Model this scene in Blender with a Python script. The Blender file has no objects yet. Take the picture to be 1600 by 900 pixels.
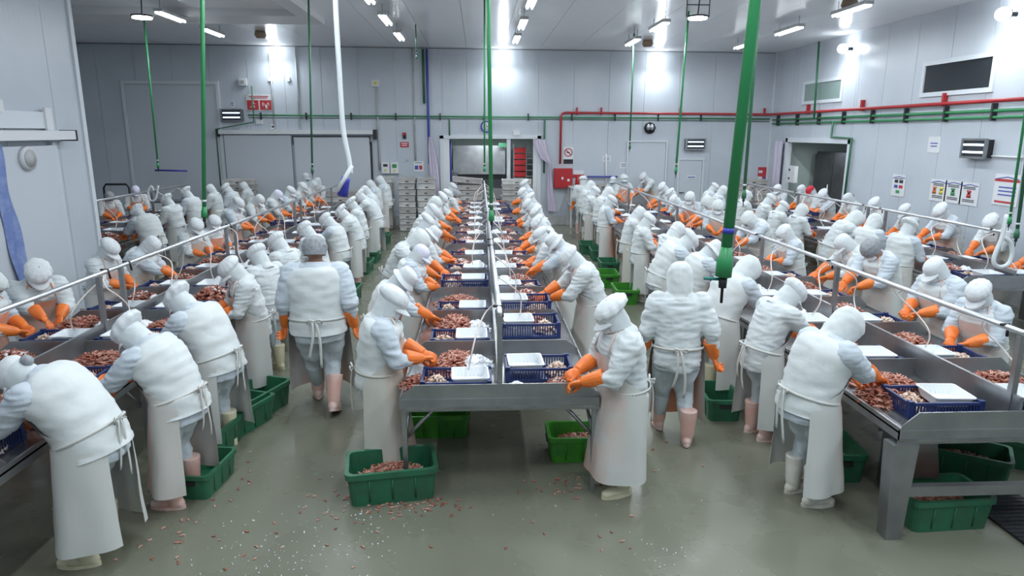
import bpy, math, random
import numpy as np
from mathutils import Vector, Matrix, noise
PI = math.pi
R = math.radians
scene = bpy.context.scene
col = scene.collection

# ------------------------------------------------------------------ camera
F = 1067.0; CH = 3.0
PITCH = math.atan(243 / F); YAW = R(2.79); ROLL = R(.15)
cp, sp_ = math.cos(PITCH), math.sin(PITCH)
FW = Vector((math.sin(YAW) * cp, math.cos(YAW) * cp, -sp_))
RT = Vector((math.cos(YAW), -math.sin(YAW), 0))
UP = Vector((math.sin(YAW) * sp_, math.cos(YAW) * sp_, cp))
cam = bpy.data.objects.new('camera', bpy.data.cameras.new('camera'))
col.objects.link(cam)
cx = RT * math.cos(ROLL) + UP * math.sin(ROLL); cy = -RT * math.sin(ROLL) + UP * math.cos(ROLL)
M3 = Matrix((cx, cy, -FW)).transposed()
cam.matrix_world = Matrix.Translation((0, 0, CH)) @ M3.to_4x4()
cam.data.lens = 24.0; cam.data.sensor_width = 36; cam.data.clip_start = .05; cam.data.clip_end = 200
scene.camera = cam
# ------------------------------------------------------------------ world and exposure
w = bpy.data.worlds.new('world'); scene.world = w; w.use_nodes = True
w.node_tree.nodes['Background'].inputs[0].default_value = (.7, .8, 1, 1)
w.node_tree.nodes['Background'].inputs[1].default_value = .05
vs = scene.view_settings
vs.view_transform = 'Standard'; vs.look = 'None'; vs.gamma = 1; vs.use_curve_mapping = False; vs.exposure = 0.02
TUBE_W = 42.0      # watts of each tube lamp
FLOOD_W = 22.0
LAMP_COL = (.86, .94, 1.0)

# ------------------------------------------------------------------ pixel to room coordinates (1600x900 frame)
def ray(u, v):
    a = (u - 800) / F; b = -(v - 450) / F; c, s = math.cos(ROLL), math.sin(ROLL)
    return FW + RT * (a * c - b * s) + UP * (b * c + a * s)
def atz(u, v, z):
    d = ray(u, v); return Vector((0, 0, CH)) + d * ((z - CH) / d.z)
def aty(u, v, Y):
    d = ray(u, v); return Vector((0, 0, CH)) + d * (Y / d.y)
def atx(u, v, X):
    d = ray(u, v); return Vector((0, 0, CH)) + d * (X / d.x)

# ------------------------------------------------------------------ materials
def mat(name, c, rough=.5, metal=0, bump=None, var=None, spec=.5, emit=None, sheen=0, alpha=None, rvar=None, aniso=None):
    m = bpy.data.materials.new(name); m.use_nodes = True
    nt = m.node_tree; b = nt.nodes['Principled BSDF']
    b.inputs['Base Color'].default_value = (*c, 1); b.inputs['Roughness'].default_value = rough
    b.inputs['Metallic'].default_value = metal; b.inputs['Specular IOR Level'].default_value = spec
    if sheen: b.inputs['Sheen Weight'].default_value = sheen
    if alpha is not None: b.inputs['Alpha'].default_value = alpha
    tc = nt.nodes.new('ShaderNodeTexCoord')
    def ns(scale, detail=3, vec=None, sc=None):
        n = nt.nodes.new('ShaderNodeTexNoise'); n.inputs['Scale'].default_value = scale; n.inputs['Detail'].default_value = detail
        if sc:
            mp = nt.nodes.new('ShaderNodeMapping'); mp.inputs['Scale'].default_value = sc
            nt.links.new(tc.outputs['Object'], mp.inputs[0]); nt.links.new(mp.outputs[0], n.inputs['Vector'])
        else: nt.links.new(tc.outputs['Object'], n.inputs['Vector'])
        return n
    if var:      # (second colour, noise scale, low, high)
        c2, scl, lo, hi = var[:4]
        n = ns(scl, 4, sc=var[4] if len(var) > 4 else None)
        r = nt.nodes.new('ShaderNodeMapRange'); r.inputs[1].default_value = lo; r.inputs[2].default_value = hi
        nt.links.new(n.outputs[0], r.inputs[0])
        mx = nt.nodes.new('ShaderNodeMix'); mx.data_type = 'RGBA'
        mx.inputs[6].default_value = (*c, 1); mx.inputs[7].default_value = (*c2, 1)
        nt.links.new(r.outputs[0], mx.inputs[0]); nt.links.new(mx.outputs[2], b.inputs['Base Color'])
    if rvar:     # (noise scale, rough low, rough high)
        n = ns(rvar[0], 4); r = nt.nodes.new('ShaderNodeMapRange'); r.inputs[1].default_value = .35; r.inputs[2].default_value = .65
        r.inputs[3].default_value = rvar[1]; r.inputs[4].default_value = rvar[2]
        nt.links.new(n.outputs[0], r.inputs[0]); nt.links.new(r.outputs[0], b.inputs['Roughness'])
    if bump:     # (scale, strength, distance[, stretch])
        n = ns(bump[0], 4, sc=bump[3] if len(bump) > 3 else None)
        bp = nt.nodes.new('ShaderNodeBump'); bp.inputs['Strength'].default_value = bump[1]; bp.inputs['Distance'].default_value = bump[2]
        nt.links.new(n.outputs[0], bp.inputs['Height']); nt.links.new(bp.outputs[0], b.inputs['Normal'])
    if emit:
        b.inputs['Emission Color'].default_value = (*emit[0], 1); b.inputs['Emission Strength'].default_value = emit[1]
    return m
def ribbed(m, axis, scale, dist, strength=.6):
    nt = m.node_tree; b = nt.nodes['Principled BSDF']; tc = nt.nodes.new('ShaderNodeTexCoord')
    wv = nt.nodes.new('ShaderNodeTexWave'); wv.bands_direction = axis; wv.inputs['Scale'].default_value = scale
    wv.inputs['Distortion'].default_value = 0
    nt.links.new(tc.outputs['Object'], wv.inputs['Vector'])
    bp = nt.nodes.new('ShaderNodeBump'); bp.inputs['Strength'].default_value = strength; bp.inputs['Distance'].default_value = dist
    nt.links.new(wv.outputs[1], bp.inputs['Height']); nt.links.new(bp.outputs[0], b.inputs['Normal'])
    return m
MT = {}
MT['wall'] = ribbed(mat('wall_panel', (.56, .605, .66), .3, 0, var=((.50, .545, .60), .7, .35, .7)), 'X', 3.2, .002, .35)
MT['wallx'] = ribbed(mat('wall_panel_side', (.56, .605, .66), .3, 0, var=((.50, .545, .60), .7, .35, .7)), 'Y', 3.2, .002, .35)
MT['kerb'] = mat('kerb_paint', (.52, .53, .54), .5, var=((.38, .4, .4), 3, .4, .7))
MT['ceil'] = ribbed(mat('ceiling_panel', (.88, .90, .93), .2, 0), 'Y', 3.0, .004, .5)
MT['trim'] = mat('trim_white', (.66, .70, .74), .4)
MT['door'] = mat('door_white', (.57, .61, .66), .35)
MT['floor'] = mat('floor_resin', (.18, .185, .142), .25, var=((.15, .154, .115), .45, .2, .8), rvar=(1.3, .1, .42), bump=(9, .06, .003))
MT['dark'] = mat('dark_plastic', (.02, .02, .025), .5)
MT['steel'] = mat('stainless', (.40, .41, .42), .36, .85, var=((.28, .29, .3), 3, .35, .7), bump=(40, .1, .001, (1, 14, 1)))
MT['steel_wet'] = mat('stainless_wet', (.38, .39, .40), .24, .85, var=((.27, .27, .28), 5, .35, .7), bump=(22, .25, .002))
MT['steel_dark'] = mat('stainless_dark', (.13, .135, .14), .35, .6, var=((.08, .08, .085), 2, .35, .7))
MT['rail'] = mat('rail_steel', (.62, .64, .66), .3, .8)
MT['jacket'] = mat('white_fleece', (.645, .685, .695), .9, var=((.575, .62, .64), 6, .4, .75), bump=(13, .3, .011, (1, 1, 1.6)), sheen=.2, spec=.2)
MT['vest'] = mat('vest_fabric', (.675, .71, .71), .85, var=((.60, .64, .645), 7, .4, .75), bump=(12, .28, .011, (1, 1, 1.6)), sheen=.2, spec=.2)
MT['sleeve'] = mat('sleeve_fabric', (.56, .62, .68), .85, bump=(60, .3, .003), spec=.2)
MT['trouser'] = mat('trouser_fabric', (.56, .62, .66), .85, var=((.48, .54, .58), 5, .4, .7), bump=(13, .6, .014, (1.5, 1.5, 1)), spec=.2)
MT['cap'] = mat('cap_cotton', (.69, .72, .74), .85, bump=(26, .5, .007), spec=.2)
MT['cap_lilac'] = mat('cap_cotton_lilac', (.74, .74, .88), .8, bump=(45, .2, .003), spec=.2)
MT['cap_red'] = mat('cap_red_cotton', (.6, .03, .05), .8)
MT['net'] = mat('hair_net', (.24, .25, .27), .8, var=((.36, .38, .40), 40, .35, .7), bump=(90, .6, .003))
MT['skin'] = mat('skin', (.30, .155, .11), .5, var=((.22, .11, .08), 8, .4, .7))
MT['eye'] = mat('eye_dark', (.03, .02, .02), .3)
MT['mask'] = mat('face_mask', (.78, .84, .88), .8)
MT['mask_blue'] = mat('face_mask_blue', (.42, .58, .70), .8)
MT['glove'] = mat('orange_rubber', (.88, .215, .035), .38, var=((.74, .16, .03), 14, .4, .7), bump=(26, .3, .003))
MT['boot'] = mat('boot_white', (.72, .70, .64), .45, var=((.55, .52, .44), 6, .4, .7))
MT['boot_pink'] = mat('boot_pink', (.70, .42, .36), .45, var=((.75, .60, .56), 6, .4, .7))
MT['boot_cream'] = mat('boot_cream', (.68, .64, .46), .45)
def apron_mat(name, c, stain, lo, hi):
    m = mat(name, c, .42, spec=.5, bump=(4, .3, .01))
    nt = m.node_tree; b = nt.nodes['Principled BSDF']; tc = nt.nodes.new('ShaderNodeTexCoord')
    n = nt.nodes.new('ShaderNodeTexNoise'); n.inputs['Scale'].default_value = 2.6; n.inputs['Detail'].default_value = 5
    nt.links.new(tc.outputs['Object'], n.inputs['Vector'])
    r = nt.nodes.new('ShaderNodeMapRange'); r.inputs[1].default_value = lo; r.inputs[2].default_value = hi
    nt.links.new(n.outputs[0], r.inputs[0])
    g = nt.nodes.new('ShaderNodeSeparateXYZ'); nt.links.new(tc.outputs['Object'], g.inputs[0])
    fr = nt.nodes.new('ShaderNodeMapRange'); fr.inputs[1].default_value = -.02; fr.inputs[2].default_value = .16   # splashes sit on the front
    nt.links.new(g.outputs[1], fr.inputs[0])
    mu = nt.nodes.new('ShaderNodeMath'); mu.operation = 'MULTIPLY'
    nt.links.new(r.outputs[0], mu.inputs[0]); nt.links.new(fr.outputs[0], mu.inputs[1])
    mx = nt.nodes.new('ShaderNodeMix'); mx.data_type = 'RGBA'
    mx.inputs[6].default_value = (*c, 1); mx.inputs[7].default_value = (*stain, 1)
    nt.links.new(mu.outputs[0], mx.inputs[0]); nt.links.new(mx.outputs[2], b.inputs['Base Color'])
    return m
MT['apron'] = apron_mat('apron_vinyl', (.62, .63, .61), (.66, .42, .35), .36, .66)
MT['apron_pink'] = apron_mat('apron_vinyl_stained', (.62, .60, .57), (.70, .30, .19), .22, .52)
MT['apron_old'] = apron_mat('apron_vinyl_cream', (.61, .60, .54), (.70, .42, .33), .38, .68)
MT['crate'] = mat('blue_crate', (.018, .035, .135), .38)
MT['tray'] = mat('white_tray', (.80, .83, .86), .35)
MT['raw1'] = mat('raw_shrimp_red', (.40, .13, .085), .3, var=((.26, .08, .05), 25, .4, .7))
MT['raw2'] = mat('raw_shrimp_pale', (.58, .32, .25), .28, var=((.38, .16, .11), 25, .4, .7))
MT['peel1'] = mat('peeled_shrimp', (.72, .55, .45), .3, var=((.74, .66, .58), 30, .4, .7))
MT['peel2'] = mat('peeled_shrimp_dark', (.60, .39, .29), .3)
MT['ice'] = mat('crushed_ice', (.85, .88, .92), .25, bump=(60, 1, .01))
MT['gbin'] = mat('green_bin', (.022, .15, .075), .4, var=((.03, .11, .06), 6, .4, .7))
MT['gbin2'] = mat('green_bin_bright', (.05, .27, .02), .4, var=((.03, .17, .03), 6, .4, .7))
MT['tote'] = mat('grey_tote', (.46, .45, .44), .6, var=((.36, .34, .32), 4, .4, .7))
MT['tote_w'] = mat('white_tote', (.62, .62, .61), .6, var=((.48, .46, .44), 4, .4, .7))
MT['gpipe'] = mat('green_pipe', (.03, .26, .09), .38)
MT['gpipe_d'] = mat('green_pipe_dark', (.03, .14, .07), .4)
MT['rpipe'] = mat('red_pipe', (.38, .02, .025), .35)
MT['bpipe'] = mat('blue_pipe', (.06, .08, .38), .4)
MT['blue'] = mat('blue_plastic', (.04, .05, .42), .35)
MT['teal'] = mat('teal_handle', (.02, .20, .18), .4)
MT['hose'] = mat('white_hose', (.72, .76, .78), .4)
MT['hose_pink'] = mat('thin_hose', (.74, .66, .62), .4)
MT['glass'] = mat('dark_glass', (.03, .035, .04), .08)
MT['glass_g'] = mat('pale_glass', (.24, .32, .30), .12)
MT['tube'] = mat('lamp_tube', (1, 1, 1), .5, emit=((.9, .96, 1), 14))
MT['flood'] = mat('flood_lens', (1, 1, 1), .5, emit=((.9, .96, 1), 25))
MT['uv'] = mat('insect_tube', (1, 1, 1), .5, emit=((.6, .8, 1), 2.2))
MT['red'] = mat('red_paint', (.42, .02, .025), .35)
MT['white'] = mat('white_paint', (.72, .73, .75), .5)
MT['sign_b'] = mat('sign_black', (.03, .03, .035), .6)
MT['sign_r'] = mat('sign_red', (.5, .04, .05), .6)
MT['sign_blue'] = mat('sign_blue', (.06, .09, .4), .6)
MT['sign_g'] = mat('sign_green', (.05, .28, .1), .6)
MT['sign_o'] = mat('sign_orange', (.6, .16, .05), .6)
MT['sign_y'] = mat('sign_yellow', (.65, .6, .08), .6)
MT['curtain'] = mat('vinyl_curtain', (.66, .60, .72), .4, bump=(5, .3, .01))
MT['strip'] = mat('blue_film', (.18, .25, .52), .25, bump=(9, .9, .02), var=((.3, .38, .62), 5, .45, .75))
MT['room'] = mat('next_room_wall', (.50, .58, .56), .5)
MT['mat'] = mat('rubber_mat', (.015, .016, .02), .6, bump=(40, .6, .01))
MT['brown'] = mat('brown_box', (.28, .2, .14), .6)

# ------------------------------------------------------------------ mesh building
def crv(pts, n=5):
    """Catmull-Rom through the points"""
    P_ = [Vector(p) for p in pts]; P_ = [P_[0] * 2 - P_[1]] + P_ + [P_[-1] * 2 - P_[-2]]; out = []
    for i in range(1, len(P_) - 2):
        a, b_, c, d = P_[i - 1:i + 3]
        for k in range(n):
            t = k / n; out.append(.5 * ((2 * b_) + (c - a) * t + (2 * a - 5 * b_ + 4 * c - d) * t * t + (3 * b_ - a - 3 * c + d) * t ** 3))
    return out + [P_[-2]]
class MB:
    def __init__(s): s.v = []; s.f = []; s.m = []; s.mats = []; s.sm = []
    def mi(s, m):
        m = MT[m] if isinstance(m, str) else m
        if m not in s.mats: s.mats.append(m)
        return s.mats.index(m)
    def add(s, vs_, fs, m, smooth=False, M=None):
        o = len(s.v); k = s.mi(m)
        s.v += [tuple(M @ Vector(p)) if M else tuple(p) for p in vs_]
        for f in fs: s.f.append([i + o for i in f]); s.m.append(k); s.sm.append(smooth)
        return s
    def box(s, lo, hi, m, M=None):
        x0, y0, z0 = lo; x1, y1, z1 = hi
        v = [(x0, y0, z0), (x1, y0, z0), (x1, y1, z0), (x0, y1, z0), (x0, y0, z1), (x1, y0, z1), (x1, y1, z1), (x0, y1, z1)]
        return s.add(v, [(0, 3, 2, 1), (4, 5, 6, 7), (0, 1, 5, 4), (1, 2, 6, 5), (2, 3, 7, 6), (3, 0, 4, 7)], m, M=M)
    def tube(s, pts, r, m, n=8, cap=True):
        pts = [Vector(p) for p in pts]; rs = r if isinstance(r, (list, tuple)) else [r] * len(pts)
        rings = []; up = None
        for i, p in enumerate(pts):
            t = (pts[min(i + 1, len(pts) - 1)] - pts[max(i - 1, 0)]).normalized()
            if up is None:
                up = Vector((0, 0, 1)) if abs(t.z) < .9 else Vector((0, 1, 0))
            a = t.cross(up).normalized(); b = a.cross(t).normalized(); up = b
            rings.append([p + (a * math.cos(2 * PI * k / n) + b * math.sin(2 * PI * k / n)) * rs[i] for k in range(n)])
        v = [q for rg in rings for q in rg]; f = []
        for i in range(len(pts) - 1):
            for k in range(n): f.append((i * n + k, i * n + (k + 1) % n, (i + 1) * n + (k + 1) % n, (i + 1) * n + k))
        if cap: f.append(tuple(range(n))[::-1]); f.append(tuple((len(pts) - 1) * n + k for k in range(n)))
        return s.add(v, f, m, True)
    def ell(s, c, r, m, M=None, nu=12, nv=8):
        v = []; f = []
        for i in range(nv + 1):
            t = PI * i / nv
            for k in range(nu):
                a = 2 * PI * k / nu
                v.append((c[0] + r[0] * math.sin(t) * math.cos(a), c[1] + r[1] * math.sin(t) * math.sin(a), c[2] + r[2] * math.cos(t)))
        for i in range(nv):
            for k in range(nu): f.append((i * nu + k, (i + 1) * nu + k, (i + 1) * nu + (k + 1) % nu, i * nu + (k + 1) % nu))
        return s.add(v, f, m, True, M)
    def grid(s, rows, m, closed=False, smooth=True, M=None):
        n = len(rows[0]); v = [p for r in rows for p in r]; f = []
        for i in range(len(rows) - 1):
            for k in range(n if closed else n - 1):
                f.append((i * n + k, i * n + (k + 1) % n, (i + 1) * n + (k + 1) % n, (i + 1) * n + k))
        return s.add(v, f, m, smooth, M)
    def mesh(s, name):
        me = bpy.data.meshes.new(name); me.from_pydata(s.v, [], s.f)
        for m in s.mats: me.materials.append(m)
        me.polygons.foreach_set('material_index', s.m); me.polygons.foreach_set('use_smooth', s.sm)
        me.update(); return me
    def obj(s, name, parent=None, loc=None): return link(name, s.mesh(name), parent, loc)
def link(name, me, parent=None, loc=None, M=None):
    o = bpy.data.objects.new(name, me); col.objects.link(o)
    if parent: o.parent = parent
    if loc is not None: o.location = loc
    if M is not None: o.matrix_local = M
    return o
def tag(o, label, cat, group=None, kind=None):
    o['label'] = label; o['category'] = cat
    if group: o['group'] = group
    if kind: o['kind'] = kind
    return o
def thing(name, label, cat, loc=(0, 0, 0), rz=0, group=None, s=1):
    o = bpy.data.objects.new(name, None); col.objects.link(o); o.location = loc; o.rotation_euler = (0, 0, rz); o.scale = (s, s, s)
    o.empty_display_size = .1
    return tag(o, label, cat, group)
def struct(name, mb):
    o = mb.obj(name) if mb else link(name, None); o['kind'] = 'structure'; return o
_work = bpy.data.scenes.new('mesh_work')
def evaluated(o):
    _work.view_layers[0].update(); dg = _work.view_layers[0].depsgraph
    return bpy.data.meshes.new_from_object(o.evaluated_get(dg))
def remesh(mb, voxel, smooth=3, fac=.5):
    me = mb.mesh('tmp'); o = bpy.data.objects.new('tmp', me); _work.collection.objects.link(o)
    r = o.modifiers.new('r', 'REMESH'); r.mode = 'VOXEL'; r.voxel_size = voxel; r.use_smooth_shade = True
    if smooth:
        q = o.modifiers.new('s', 'SMOOTH'); q.iterations = smooth; q.factor = fac
    me2 = evaluated(o); bpy.data.objects.remove(o); bpy.data.meshes.remove(me)
    me2.materials.clear()
    return me2
def finish(me, name, mats, fn=None):
    me.name = name
    for m in mats: me.materials.append(MT[m] if isinstance(m, str) else m)
    n = len(me.polygons); me.polygons.foreach_set('use_smooth', [True] * n)
    if fn: me.polygons.foreach_set('material_index', [fn(p.center) for p in me.polygons])
    me.update(); return me
ORD = ['nearest', 'second', 'third', 'fourth', 'fifth', 'sixth', 'seventh', 'eighth', 'ninth', 'tenth', 'eleventh', 'twelfth', 'thirteenth', 'fourteenth', 'fifteenth', 'sixteenth']

# ================================================================== the room
YB = 22.8; XR = 9.7; XL = -13.0; XC = -6.3; YC = 11.5; YF = -3.0
def ceilz(x): return 5.66 - (x + 12.13) * .13 / 21.8
mb = MB(); mb.box((XL - .2, YF - .2, -.2), (XR + 3.2, YB + 4.2, 0), 'floor'); struct('floor', mb)
# ceiling: long panels side by side, each a piece of the ceiling
ce = struct('ceiling', None)
pw = 1.15; x = XL
k = 0
while x < XR:
    x1 = min(x + pw, XR); m = MB()
    z0, z1 = ceilz(x), ceilz(x1)
    g = .004
    v = [(x + g, YF, z0), (x1 - g, YF, z1), (x1 - g, YB, z1), (x + g, YB, z0)]
    v += [(a, b, c + .1) for a, b, c in v]
    m.add(v, [(0, 3, 2, 1), (4, 5, 6, 7), (0, 1, 5, 4), (1, 2, 6, 5), (2, 3, 7, 6), (3, 0, 4, 7)], 'ceil')
    m.obj('ceiling_panel', ce); x = x1
mb = MB(); mb.box((XL, YF, 5.75), (XR, YB, 5.85), 'white'); mb.obj('ceiling_deck', ce)
def panel_wall(name, axis, pos, thick, a0, a1, z0, z1, holes=(), flip=False):
    """sandwich panels 1.15 m wide along an axis; holes = (a0,a1,z0,z1)"""
    o = struct(name, None); a = a0; mt = 'wall' if axis == 'x' else 'wallx'
    def piece(p, q, lo, hi):
        if q - p < .02 or hi - lo < .02: return
        m = MB(); g = .005
        if axis == 'x': m.box((p + g, pos, lo), (q - g, pos + thick, hi), mt)
        else: m.box((pos, p + g, lo), (pos + thick, q - g, hi), mt)
        m.obj('wall_panel', o)
    while a < a1 - .01:
        b = min(a + 1.15, a1); cuts = sorted({a, b} | {h[i] for h in holes for i in (0, 1) if a < h[i] < b})
        for p, q in zip(cuts[:-1], cuts[1:]):
            hs = [h for h in holes if h[0] <= p + .001 and h[1] >= q - .001]
            if hs:
                piece(p, q, z0, hs[0][2]); piece(p, q, hs[0][3], z1)
            else: piece(p, q, z0, z1)
        a = b
    m = MB()
    s0, s1 = (0, -.02) if flip else (.02, 0)
    def back(p, q, lo, hi):
        if axis == 'x': m.box((p, pos + s0, lo), (q, pos + thick + s1, hi), 'white')
        else: m.box((pos + s0, p, lo), (pos + thick + s1, q, hi), 'white')
    cuts = sorted({a0, a1} | {h[i] for h in holes for i in (0, 1)})
    for p, q in zip(cuts[:-1], cuts[1:]):
        hs = [h for h in holes if h[0] <= p + .001 and h[1] >= q - .001]
        if hs:
            if hs[0][2] > z0 + .02: back(p, q, z0, hs[0][2])
            back(p, q, hs[0][3], z1)
        else: back(p, q, z0, z1)
    m.obj('wall_core', o)
    return o
panel_wall('wall_back', 'x', YB, .12, XL, XR, 0, 5.7, [(-1.15, 1.95, 0, 2.82)])
panel_wall('wall_right', 'y', XR, .12, YF, YB, 0, 5.6, [(17.8, 21.4, 0, 2.75), (18.45, 20.6, 3.9, 4.42)][:1])
panel_wall('wall_left', 'y', XC - .12, .12, YF, YC, 0, 5.65, (), True)
m = MB(); m.box((XL, YC - .12, 0), (XC - .12, YC, 5.65), 'wall'); struct('wall_left_return', m)
m = MB(); m.box((XL - .1, YC, 0), (XL, YB, 5.68), 'wallx'); struct('wall_left_far', m)
m = MB(); m.box((XC, YF - .1, 0), (XR, YF, 5.65), 'wall'); struct('wall_front', m)
m = MB(); m.box((XC - .02, YC - .04, 0), (XC + .035, YC + .06, 5.63), 'trim'); m.box((XC - .15, YC - .0, 0), (XC - .02, YC + .06, 5.63), 'trim'); struct('trim_1', m)
m = MB(); m.box((XR - .05, YB - .05, 0), (XR, YB, 5.53), 'trim'); struct('trim_2', m)
# kerbs
m = MB(); m.box((XL, YB - .13, 0), (-1.2, YB, .3), 'kerb'); m.box((2.0, YB - .13, 0), (XR, YB, .3), 'kerb'); struct('baseboard_back', m)
m = MB(); m.box((XR - .13, YF, 0), (XR, 17.75, .3), 'kerb'); struct('baseboard_right', m)
m = MB(); m.box((XC, YF, 0), (XC + .13, 5.2, .3), 'kerb'); m.box((XC, 10.65, 0), (XC + .13, YC, .3), 'kerb'); struct('baseboard_left', m)
# ceiling downstand beams on the left
m = MB(); m.box((XL, 16.1, 5.47), (-3.6, 17.3, 5.66), 'white'); struct('trim_3', m)
m = MB(); m.box((-3.95, YF, 5.47), (-3.6, 16.1, 5.63), 'white'); struct('trim_4', m)
# cornice lines
m = MB(); m.tube([(XL, YB - .01, 5.66), (XR, YB - .01, 5.53)], .012, 'sign_b', 4); m.obj('ceiling_joint', ce)

# the room beyond the opening in the back wall
m = MB(); m.box((-1.6, 26.4, 0), (2.6, 26.5, 3), 'room'); m.box((-1.7, YB + .12, 0), (-1.6, 26.5, 3), 'room'); m.box((2.5, YB + .12, 0), (2.6, 26.5, 3), 'room')
m.box((-1.7, YB + .12, 2.95), (2.6, 26.5, 3.05), 'white'); struct('wall_next_room', m)
m = MB()
for a, b in (((-1.25, YB - .04, 0), (-1.13, YB + .1, 2.9)), ((1.93, YB - .04, 0), (2.05, YB + .1, 2.9)), ((-1.25, YB - .04, 2.8), (2.05, YB + .1, 2.92))): m.box(a, b, 'trim')
m.box((.93, YB, 0), (1.05, YB + .1, 2.8), 'trim'); m.box((-1.13, YB, 0), (-.95, YB + .1, 2.8), 'white'); m.box((1.8, YB, 0), (1.93, YB + .1, 2.8), 'white')
struct('door_1', m)
# cold store opening, right wall
m = MB(); m.box((XR + 2.4, 17.5, 0), (XR + 2.5, 21.8, 3), 'room'); m.box((XR + .12, 17.4, 0), (XR + 2.5, 17.5, 3), 'room'); m.box((XR + .12, 21.7, 0), (XR + 2.5, 21.8, 3), 'room')
m.box((XR + .12, 17.4, 2.9), (XR + 2.5, 21.8, 3), 'room'); struct('wall_cold_store', m)
m = MB()
for a, b in (((XR - .05, 17.68, 0), (XR + .1, 17.82, 2.85)), ((XR - .05, 21.38, 0), (XR + .1, 21.52, 2.85)), ((XR - .05, 17.68, 2.73), (XR + .1, 21.52, 2.87))): m.box(a, b, 'trim')
struct('door_2', m)
t = thing('steel_cabinet', 'tall dark stainless cabinet with double doors inside the right wall opening', 'cabinet', (XR + .9, 19.4, 0))
m = MB(); m.box((0, -1.5, 0), (.8, 1.9, 2.45), 'steel_dark'); m.obj('carcass', t)
for y0, y1 in ((-1.48, -.4), (-.36, .75), (.79, 1.88)):
    m = MB(); m.box((-.05, y0, .08), (0, y1, 2.38), 'steel_dark'); d = m.obj('door', t)
    m = MB(); m.tube([(-.09, y0 + .1, .9), (-.09, y0 + .1, 1.5)], .015, 'rail', 6); m.obj('handle', d)

t = thing('tube_lamp', 'tube lamp under the ceiling of the cold store opening', 'ceiling lamp', (XR + .6, 19.6, 2.8))
m = MB(); m.tube([(0, -.5, 0), (0, .5, 0)], .022, 'tube', 8); m.obj('lamp_tube', t); m = MB(); m.box((-.05, -.52, .02), (.05, .52, .1), 'white'); m.obj('housing', t)
L = bpy.data.lights.new('tube_light', 'AREA'); L.shape = 'RECTANGLE'; L.size = .15; L.size_y = 1; L.energy = 15; L.color = LAMP_COL
lo = bpy.data.objects.new('tube_light', L); col.objects.link(lo); lo.parent = t; lo.location = (0, 0, -.03)
# big framed doors on the back wall
def frame(name, X0, X1, Z1, wd=.1, leaf='door', extra=None):
    m = MB(); y = YB
    m.box((X0 - wd, y - .05, .02), (X0, y - .002, Z1 + wd), 'trim'); m.box((X1, y - .05, .02), (X1 + wd, y - .002, Z1 + wd), 'trim'); m.box((X0, y - .05, Z1), (X1, y - .002, Z1 + wd), 'trim')
    o = struct(name, m)
    m = MB(); m.box((X0 + .01, y - .025, .02), (X1 - .01, y - .002, Z1 - .01), leaf); d = m.obj('leaf', o)
    return o, d
frame('door_3', -11.05, -8.25, 4.45)
o, d = frame('door_4', 6.68, 7.45, 2.12, .06)
m = MB(); m.tube([(6.73, YB - .03, 1.05), (6.73, YB - .08, 1.05), (6.87, YB - .08, 1.05)], .016, 'dark', 6); m.obj('handle', d)
m = MB(); m.box((6.95, YB - .04, 1.5), (7.25, YB - .03, 1.62), 'white'); m.box((6.98, YB - .045, 1.545), (7.22, YB - .04, 1.575), 'sign_blue'); m.obj('door_sign', d)
frame('door_5', 4.95, 6.2, 2.7, .05)
# sliding door with a track
o = struct('door_6', None)
m = MB(); m.box((-8.25, YB - .2, 2.93), (-3.35, YB - .002, 3.06), 'white'); m.box((-3.37, YB - .22, 2.78), (-3.28, YB - .002, 3.08), 'dark'); m.box((-8.3, YB - .22, 2.85), (-8.23, YB - .002, 3.08), 'dark'); m.obj('track', o)
m = MB(); m.box((-8.1, YB - .1, .05), (-6.0, YB - .01, 2.9), 'door'); m.obj('leaf', o)
m = MB(); m.box((-5.9, YB - .13, .05), (-3.5, YB - .01, 2.84), 'door'); q = m.obj('leaf', o)
m = MB(); m.box((-5.93, YB - .15, 2.84), (-3.47, YB - .13, 2.87), 'dark'); m.box((-5.94, YB - .15, 2.6), (-5.91, YB - .13, 2.87), 'dark'); m.box((-3.5, YB - .15, 2.6), (-3.47, YB - .13, 2.87), 'dark'); m.obj('hanger', q)
m = MB(); m.box((-3.48, YB - .1, .5), (-3.44, YB - .02, 2.7), 'dark'); m.obj('seal', q)
# sliding door on the near left wall
o = struct('door_7', None)
m = MB(); m.box((XC, 4.9, 2.88), (XC + .24, 10.85, 3.01), 'white'); m.box((XC, 10.85, 2.86), (XC + .25, 10.88, 3.02), 'dark'); m.obj('track', o)
m = MB(); m.box((XC + .02, 5.1, .06), (XC + .13, 10.5, 2.8), 'door'); lf = m.obj('leaf', o)
m = MB(); m.tube([(XC + .13, 9.78, 2.64), (XC + .19, 9.78, 2.64)], .16, 'white', 16); m.tube([(XC + .19, 9.78, 2.64), (XC + .2, 9.78, 2.64)], .12, 'kerb', 16); m.obj('vent_cover', lf)
m = MB(); m.box((XC + .005, 10.52, .02), (XC + .07, 10.62, 2.84), 'trim'); m.obj('jamb', o)
m = MB(); m.box((XC, 5.0, 3.04), (XC + .08, 10.55, 3.27), 'trim'); m.box((XC + .08, 10.4, 3.02), (XC + .11, 10.55, 3.33), 'white'); m.box((XC + .06, 9.35, 3.25), (XC + .13, 9.5, 3.4), 'white'); m.obj('header_box', o)
rows = []
rng = random.Random(3)
for i in range(24):
    z = 2.82 - i * .118
    rows.append([(XC + .16 + .02 * math.sin(j * 1.7 + i * .5), 9.0 + j * .055 + i * .012 + .015 * math.sin(i * .9), z) for j in range(6)])
m = MB(); m.grid(rows, 'strip'); tag(m.obj('plastic_curtain'), 'crinkled translucent blue plastic film hanging along the left sliding door', 'curtain')

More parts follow.
